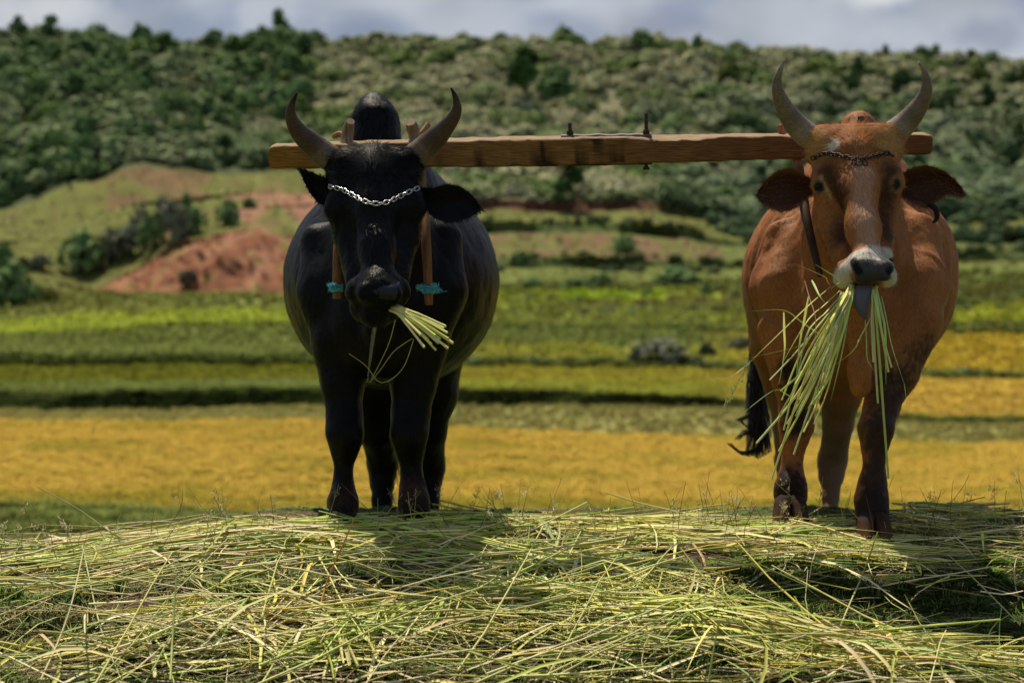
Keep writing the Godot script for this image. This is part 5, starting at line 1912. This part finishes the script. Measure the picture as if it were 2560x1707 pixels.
# ------------------------------------------------------------------ cut straw on the bank
func lay(mb: MB, x: float, d: float, ang: float, length: float, lift: float, r: float, col: Color, rise: float, bend: float) -> void:
	# a stalk that lies on the bank: ANG from the x axis in the ground plane
	var dir := Vector3(cos(ang), 0, -sin(ang))
	var side := Vector3(-dir.z, 0, dir.x)
	var pts := []
	var rad := []
	var n := 5
	for k in n:
		var u := float(k) / (n - 1) - 0.5
		var p := Vector3(x, 0, -d) + dir * (u * length) + side * (bend * (u * u - 0.25))
		p.y = bank_y(p.x, -p.z)
		pts.append(p)
		rad.append(r * lerpf(1.0, 0.6, u + 0.5))
	# stiff: a straight line over the ground with a small sag
	var a: Vector3 = pts[0]
	var b: Vector3 = pts[n - 1]
	var need := 0.0
	for k in n:
		need = maxf(need, pts[k].y - lerpf(a.y, b.y, float(k) / (n - 1)))
	for k in n:
		var u := float(k) / (n - 1)
		pts[k].y = maxf(lerpf(lerpf(a.y, b.y, u) + need * 0.6, pts[k].y, 0.55), pts[k].y) + lift + r + rise * u * length * (0.35 if d > 6.55 else 1.0)
	mb.tube(pts, rad, 4, [col, vary(col, 0.12), vary(col, 0.12)], Vector3.ZERO, true)

func lay_leaf(mb: MB, x: float, d: float, ang: float, length: float, lift: float, w: float, col: Color, rise: float, bend: float) -> void:
	var dir := Vector3(cos(ang), 0, -sin(ang))
	var side := Vector3(-dir.z, 0, dir.x)
	var pts := []
	var wid := []
	for k in 6:
		var u := float(k) / 5.0
		var p := Vector3(x, 0, -d) + dir * ((u - 0.5) * length) + side * (bend * u * u)
		p.y = bank_y(p.x, -p.z) + lift + rise * length * sin(u * PI * 0.8) * (0.4 if d > 6.55 else 1.0)
		pts.append(p)
		wid.append(maxf(0.0005, w * (1.0 - u * u) * (0.6 + u)))
	mb.blade(pts, wid, (side + Vector3(0, rr(-0.7, 0.7), 0)).normalized(), [col], 0.35)

func panicle(mb: MB, p: Vector3, dir: Vector3, length: float, col: Color) -> void:
	for k in 22:
		var u := rng.randf()
		var q := p + dir * length * u + Vector3(rr(-1, 1), rr(-0.4, 0.6), rr(-1, 1)) * 0.012 * (0.4 + u)
		var e := q + (dir + Vector3(rr(-0.5, 0.5), rr(-0.4, 0.2), rr(-0.5, 0.5))).normalized() * 0.008
		var s := (e - q).cross(Vector3.UP).normalized() * 0.0016
		mb.tri(q - s, q + s, e, Vector3(rr(-0.3, 0.3), 0.8, 0.5).normalized(), vary(col, 0.2))
		mb.tri(q - s, q + s, p + dir * length * u * 0.9, Vector3.UP, vary(col, 0.2))

func bundle(called: String, label: String, px: float, py: float, ang: float, half: float, thick: float, high: float, n: int, green: float, fan: float, mess: float, far := 0.0, thin := 1.0) -> void:
	# stalks laid roughly side by side; MESS is the share that lies across the others
	var mb := MB.new()
	var o := bank_at(px, py) if far == 0.0 else at(px, py, far)
	var d := -o.z
	for k in int(n * 0.8):
		var v := rr(-1, 1)
		var a := ang + rng.randfn(0.0, 0.13) + v * fan
		var across := rng.randf() < mess
		if across: a = ang + rr(-1.4, 1.4)
		var along := rr(-0.5, 0.5) * half
		var dx := cos(ang) * along + sin(ang) * v * thick
		var dd := sin(ang) * along + cos(ang) * v * thick
		var lift := high * (1.0 - v * v) * (rng.randf() if not across else rr(0.6, 1.15)) + 0.003
		var col: Color = STRAW_COLS[rng.randi() % STRAW_COLS.size()]
		col = col.lerp(Color(0.36, 0.46, 0.05), minf(1.0, green * 1.3 * rng.randf()))
		if rng.randf() < 0.66:
			var l := half * rr(0.6, 1.6) * (0.7 if across else 1.0)
			lay(mb, o.x + dx, d + dd, a if rng.randf() < 0.5 else a + PI, l, lift, lerpf(0.0014, 0.0050, pow(rng.randf(), 1.5)) * thin, vary(col, 0.3), rr(-0.02, 0.03) + (rr(0.0, 0.2) if across else 0.0), rng.randfn(0.0, 0.06))
			if rng.randf() < 0.6:
				var q := Vector3(o.x + dx + cos(a) * l * 0.45, 0, -(d + dd + sin(a) * l * 0.45))
				q.y = bank_y(q.x, -q.z) + lift + 0.005
				panicle(mb, q, Vector3(cos(a), 0.05, -sin(a)), 0.11, Color(0.60, 0.56, 0.16))
		else:
			lay_leaf(mb, o.x + dx, d + dd, a, half * rr(0.4, 1.1), lift + 0.004, rr(0.004, 0.0085), vary(col, 0.3), rr(0.0, 0.10), rng.randfn(0.0, 0.10))
	var b := Vector3(o.x, bank_y(o.x, d), -d)
	mb.move(-b)
	var n3 := put(called, mb.mesh(mats["straw"]))
	n3.position = b
	tag(n3, label, "straw", "", "stuff")

func build_straw() -> void:
	var sm := mat("straw", 0.55, 0.28, 0.3)
	bundle("straw_heap", "thick bundle of yellow green straw lying before the black ox", 760, 1368, 0.05, 0.62, 0.15, 0.05, 560, 0.25, 0.05, 0.10)
	bundle("straw_heap", "dark green straw leaves heaped at the black ox's front hooves", 985, 1342, 0.02, 0.42, 0.10, 0.045, 340, 0.9, 0.08, 0.12)
	bundle("straw_heap", "bundle of straw around the brown ox's hooves", 1860, 1365, -0.10, 0.55, 0.13, 0.04, 460, 0.35, 0.08, 0.10)
	bundle("straw_heap", "straw trampled between the brown ox's front hooves", 2180, 1400, -0.06, 0.36, 0.07, 0.02, 110, 0.2, 0.2, 0.2)
	bundle("straw_heap", "loose dark straw piled right of the brown ox's front hoof", 2345, 1338, 0.30, 0.26, 0.10, 0.085, 170, 0.0, 0.7, 0.7)
	bundle("straw_heap", "diagonal swath of straw between the two oxen", 1420, 1440, -0.62, 0.52, 0.15, 0.05, 420, 0.45, 0.2, 0.15)
	bundle("straw_heap", "thick straw swath along the lower right foreground", 1990, 1640, -0.22, 0.66, 0.16, 0.07, 720, 0.4, 0.12, 0.12)
	bundle("straw_heap", "green straw swath in the lower middle foreground", 1560, 1560, -0.55, 0.52, 0.14, 0.06, 420, 0.5, 0.2, 0.2)
	bundle("straw_heap", "thin straw layer along the bank's edge between the oxen", 1480, 1328, 0.0, 0.85, 0.10, 0.02, 330, 0.4, 0.12, 0.15)
	bundle("straw_heap", "thin straw layer along the bank's edge at far left", 220, 1388, 0.06, 0.6, 0.12, 0.03, 200, 0.2, 0.2, 0.2)
	bundle("straw_heap", "tangled pale straw in the lower left foreground", 520, 1610, 0.35, 0.50, 0.26, 0.05, 200, 0.1, 0.5, 0.5, 0.0, 0.8)
	bundle("straw_heap", "green straw on the crest between the black ox's hooves", 970, 1318, 0.02, 0.42, 0.14, 0.05, 260, 0.9, 0.1, 0.15, 7.12)
	bundle("straw_heap", "thin straw on the crest halfway between the oxen", 1500, 1318, -0.02, 0.75, 0.16, 0.03, 260, 0.4, 0.15, 0.2, 7.2)
	bundle("straw_heap", "thin straw on the crest left of the black ox", 560, 1330, 0.04, 0.6, 0.16, 0.035, 220, 0.2, 0.1, 0.15, 7.15)
	bundle("straw_heap", "tangled green straw at the bottom between the oxen", 1060, 1590, 0.6, 0.46, 0.24, 0.07, 330, 0.45, 0.6, 0.5)
	# loose scatter over everything
	var loose := MB.new()
	for k in 1200:
		var c := bank_at(rr(-160.0, 2720.0), rr(1320.0, 1760.0))
		var x := c.x
		var d := -c.z
		var right := smoothstep(0.35, 0.6, x) * smoothstep(5.75, 5.9, d) * smoothstep(6.75, 6.5, d)
		var left := smoothstep(-0.35, -0.6, x) * smoothstep(6.5, 6.3, d)
		if rng.randf() < maxf(right * 0.9, left * 0.5): continue
		var a := rr(-0.5, 0.5) if rng.randf() < 0.35 else rr(-1.57, 1.57)
		var col: Color = STRAW_COLS[rng.randi() % STRAW_COLS.size()]
		if rng.randf() < 0.62:
			lay(loose, x, d, a if rng.randf() < 0.5 else a + PI, rr(0.12, 0.6), rr(0.0, 0.05), rr(0.0014, 0.0036), vary(col, 0.28), rr(-0.03, 0.22), rng.randfn(0.0, 0.10))
		else:
			lay_leaf(loose, x, d, a if rng.randf() < 0.5 else a + PI, rr(0.12, 0.45), rr(0.0, 0.04), rr(0.003, 0.008), vary(col, 0.28), rr(0.0, 0.25), rng.randfn(0.0, 0.14))
	for k in 110:
		# thick pale stems that lie across the rest
		var c := bank_at(rr(-100.0, 2660.0), rr(1420.0, 1760.0))
		if (c.x > 0.4 and -c.z > 5.9) or (c.x < -0.35 and rng.randf() < 0.4): continue
		lay(loose, c.x, -c.z, rr(-1.57, 1.57) if rng.randf() < 0.7 else rr(-0.4, 0.4), rr(0.25, 0.7), rr(0.03, 0.07), rr(0.0026, 0.0040), vary([Color(0.70, 0.63, 0.32), Color(0.60, 0.58, 0.18), Color(0.50, 0.53, 0.16)][rng.randi() % 3], 0.2), rr(0.0, 0.3), rng.randfn(0.0, 0.04))
	var lo := put("loose_straw", loose.mesh(sm))
	tag(lo, "loose straw and leaf blades strewn over the whole bank", "straw", "", "stuff")
	# dry litter: short fine bits between the stalks
	var bits := MB.new()
	for k in 4500:
		var d := rr(4.7, 7.5)
		var x := rr(-1.0, 1.0) * (1280.0 / F) * d * 1.12
		var y := bank_y(x, d)
		var a := rr(0, TAU)
		var l := rr(0.02, 0.11)
		var dir := Vector3(cos(a), rr(-0.05, 0.25), sin(a)).normalized()
		var sd := dir.cross(Vector3.UP).normalized() * rr(0.0006, 0.0014)
		var p := Vector3(x, y + rr(0.002, 0.02), -d)
		var mid := p + dir * l * 0.5 + Vector3(rr(-0.01, 0.01), rr(0, 0.012), rr(-0.01, 0.01))
		var c := vary([Color(0.44, 0.34, 0.19), Color(0.52, 0.43, 0.26), Color(0.28, 0.20, 0.11), Color(0.36, 0.33, 0.10)][rng.randi() % 4], 0.3)
		var nn := Vector3(rr(-0.4, 0.4), 1, rr(-0.2, 0.5)).normalized()
		bits.quad(p - sd, p + sd, mid + sd, mid - sd, nn, c)
		bits.tri(mid - sd, mid + sd, p + dir * l, nn, c)
	var bo := put("straw_litter", bits.mesh(sm))
	tag(bo, "fine dry straw litter on the bare soil", "straw", "", "stuff")
	# thin dry curly wisps of old straw
	var curls := MB.new()
	for k in 1100:
		var c := bank_at(rr(-160.0, 1500.0) if rng.randf() < 0.75 else rr(1500.0, 2700.0), rr(1390.0, 1760.0))
		var a := rr(0, TAU)
		var p := c + Vector3(0, rr(0.0, 0.03), 0)
		var pts := [p]
		var l := rr(0.02, 0.06)
		var turn := rng.randfn(0.0, 0.5)
		for q in 4:
			a += turn
			p += Vector3(cos(a) * l, rr(-0.008, 0.012), sin(a) * l)
			p.y = maxf(p.y, bank_y(p.x, -p.z) + 0.004)
			pts.append(p)
		curls.tube(pts, [0.0010, 0.0011, 0.0010, 0.0008, 0.0004], 3, [vary([Color(0.46, 0.34, 0.19), Color(0.36, 0.25, 0.13), Color(0.52, 0.42, 0.26)][rng.randi() % 3], 0.25)], Vector3.ZERO, false)
	var cu := put("dry_wisps", curls.mesh(sm))
	tag(cu, "thin curly brown wisps of old straw on the bank", "straw", "", "stuff")
	# short living grass and weeds
	var gm := mat("bank_grass", 0.75, 0.15, 0.45)
	var tufts := [tuft(22, 0.05, 0.05, 0.0016, 0.008).mesh(gm), tuft(16, 0.035, 0.06, 0.0026, 0.01).mesh(gm), tuft(26, 0.03, 0.05, 0.0012, 0.006).mesh(gm)]
	var places := []
	for k in 15000:
		var d := rr(4.6, 9.2)
		var x := rr(-1.0, 1.0) * (1280.0 / F) * d * 1.15
		var g := noise.get_noise_2d(x * 1.7, d * 1.7) + 0.12 + 0.25 * smoothstep(0.2, 1.2, x)
		if g < rr(-0.2, 0.25): continue
		var c := Color(0.11, 0.18, 0.04).lerp(Color(0.22, 0.20, 0.08), clampf(noise.get_noise_2d(x * 3.0 + 50.0, d * 3.0) * 1.6 + 0.3, 0.0, 1.0))
		places.append([rng.randi() % 3, turned(Vector3(x, bank_y(x, d) - 0.003, -d), rr(0.6, 1.3) * (0.5 if d > 6.6 else 1.0), rr(0.6, 1.2) * (0.6 if d > 6.6 else 1.0)), vary(c, 0.3)])
	for k in 6000:
		var d := rr(5.75, 6.75)
		var x := rr(0.35, 1.75)
		var n2 := noise.get_noise_2d(x * 5.0, d * 5.0)
		if n2 < -0.15: continue
		places.append([1 + rng.randi() % 2, turned(Vector3(x, bank_y(x, d) - 0.003, -d), rr(0.6, 1.1), rr(0.5, 1.0)), vary(Color(0.17, 0.28, 0.045).lerp(Color(0.28, 0.28, 0.09), clampf(n2 * 1.5, 0.0, 1.0)), 0.3)])
	for k in 2500:
		var d := rr(9.6, 16.0)
		var x := rr(-4.0, 4.0)
		places.append([0, turned(Vector3(x, bank_y(x, d) - 0.003, -d), rr(1.0, 1.8), rr(0.5, 1.0)), vary(Color(0.09, 0.125, 0.03), 0.3)])
	scatter("bank_turf", "short green grass and weeds on the bank", "grass", tufts, places)
	# stalks that stand out one by one
	var singles := [
		["orange_stalk", "single orange straw stalk standing up before the black ox", [[800, 1515, 6.2], [822, 1440, 6.2], [860, 1355, 6.25], [885, 1295, 6.3]], 0.0030, Color(0.50, 0.22, 0.03)],
		["straw_stalk", "long pale stalk slanting up at the far left foreground", [[100, 1700, 5.2], [150, 1590, 5.4], [180, 1500, 5.6], [208, 1372, 5.9]], 0.0030, Color(0.52, 0.46, 0.22)],
		["straw_stalk", "pale green stalk crossing the slanting one at far left", [[205, 1365, 5.9], [240, 1530, 5.6], [265, 1610, 5.4], [305, 1707, 5.2]], 0.0026, Color(0.42, 0.44, 0.18)],
		["straw_stalk", "upright green stem in the left foreground", [[425, 1700, 5.1], [430, 1600, 5.15], [436, 1500, 5.2], [441, 1432, 5.25]], 0.0034, Color(0.34, 0.40, 0.12)],
		["straw_stalk", "long yellow green stalk lying across the left foreground", [[98, 1577, 5.45], [250, 1592, 5.4], [390, 1614, 5.35], [520, 1640, 5.3]], 0.0032, Color(0.42, 0.42, 0.12)],
		["straw_stalk", "pale stalk with a seed head leaning left over the bank", [[2100, 1570, 5.6], [2125, 1510, 5.7], [2160, 1430, 5.9], [2195, 1330, 6.1]], 0.0030, Color(0.45, 0.44, 0.16)],
		["straw_stalk", "long tan stem slanting across the middle foreground", [[1520, 1535, 5.6], [1600, 1500, 5.65], [1700, 1450, 5.75], [1760, 1425, 5.8]], 0.0028, Color(0.40, 0.31, 0.14)],
		["straw_stalk", "green stem leaning right in the lower middle foreground", [[1085, 1480, 5.5], [1130, 1560, 5.35], [1170, 1610, 5.25], [1220, 1690, 5.1]], 0.0028, Color(0.38, 0.40, 0.12)],
		["straw_stalk", "upright green stem in the lower right foreground", [[1772, 1705, 5.0], [1780, 1650, 5.05], [1790, 1595, 5.1], [1800, 1550, 5.15]], 0.0028, Color(0.40, 0.42, 0.12)],
		["straw_stalk", "orange stem lying beside the patch of grass in shadow", [[1925, 1560, 5.55], [1980, 1545, 5.58], [2040, 1535, 5.6], [2084, 1528, 5.62]], 0.0026, Color(0.50, 0.27, 0.07)],
		["straw_stalk", "stem with a thin seed head rising over the far left bank", [[300, 1345, 6.6], [260, 1320, 6.6], [190, 1270, 6.65], [92, 1217, 6.7]], 0.0020, Color(0.36, 0.38, 0.14)],
		["dry_grass_stem", "thin dark curved grass stem above the left bank", [[415, 1320, 6.9], [440, 1290, 6.9], [453, 1260, 6.9], [456, 1225, 6.9]], 0.0011, Color(0.14, 0.09, 0.05)],
		["dry_grass_stem", "dark bristly grass head leaning between the oxen", [[1300, 1345, 6.8], [1268, 1305, 6.8], [1238, 1270, 6.8], [1210, 1246, 6.8]], 0.0016, Color(0.22, 0.13, 0.10)],
		["dry_grass_stem", "thin dark stem curving up right of the brown ox", [[2345, 1300, 6.9], [2380, 1255, 6.9], [2410, 1215, 6.9], [2424, 1186, 6.9]], 0.0011, Color(0.18, 0.12, 0.06)],
		["straw_stalk", "curved pale stem over the shaded grass at right", [[2552, 1562, 5.7], [2480, 1490, 5.85], [2440, 1450, 5.95], [2370, 1385, 6.15]], 0.0022, Color(0.46, 0.42, 0.18)],
	]
	for s in singles:
		var w := []
		var b := at(s[2][0][0], s[2][0][1], s[2][0][2])
		for q in s[2]:
			var p := at(q[0], q[1], q[2])
			if q[1] > 1360.0: p = bank_at(q[0], q[1], 0.06 + 0.05 * float(w.size()) * (1.0 if s[1].contains("up") else 0.0))
			if w.is_empty(): b = p
			w.append(p - b)
		var mb := stalk_mesh(w, s[3], s[4], 12, 0.6)
		var o := put(s[0], mb.mesh(sm))
		o.position = b
		tag(o, s[1], "straw" if s[0] != "dry_grass_stem" else "grass stem", "single stems that stand out")
	var wisps := MB.new()
	for k in 260:
		var x := rr(-1.0, 1.0) * (1280.0 / F) * 7.1 * 1.1
		var d := rr(6.8, 7.3)
		var y := bank_y(x, d)
		var p := Vector3(x, y, -d)
		var l := rr(0.04, 0.22)
		var lean := Vector3(rr(-0.8, 0.8), 1.0, rr(-0.3, 0.3)).normalized()
		var pts := [p, p + lean * l * 0.5, p + lean * l + Vector3(rr(-0.03, 0.03), 0, 0)]
		wisps.tube(pts, [0.0014, 0.0012, 0.0006], 3, [vary([Color(0.16, 0.10, 0.06), Color(0.34, 0.32, 0.12), Color(0.40, 0.33, 0.18)][rng.randi() % 3], 0.3)], Vector3.ZERO, false)
		if rng.randf() < 0.3: panicle(wisps, p + lean * l * 0.7, lean, 0.04, Color(0.30, 0.28, 0.12))
	var wo := put("crest_wisps", wisps.mesh(sm))
	tag(wo, "thin dry grass wisps sticking up along the bank's crest", "grass", "", "stuff")
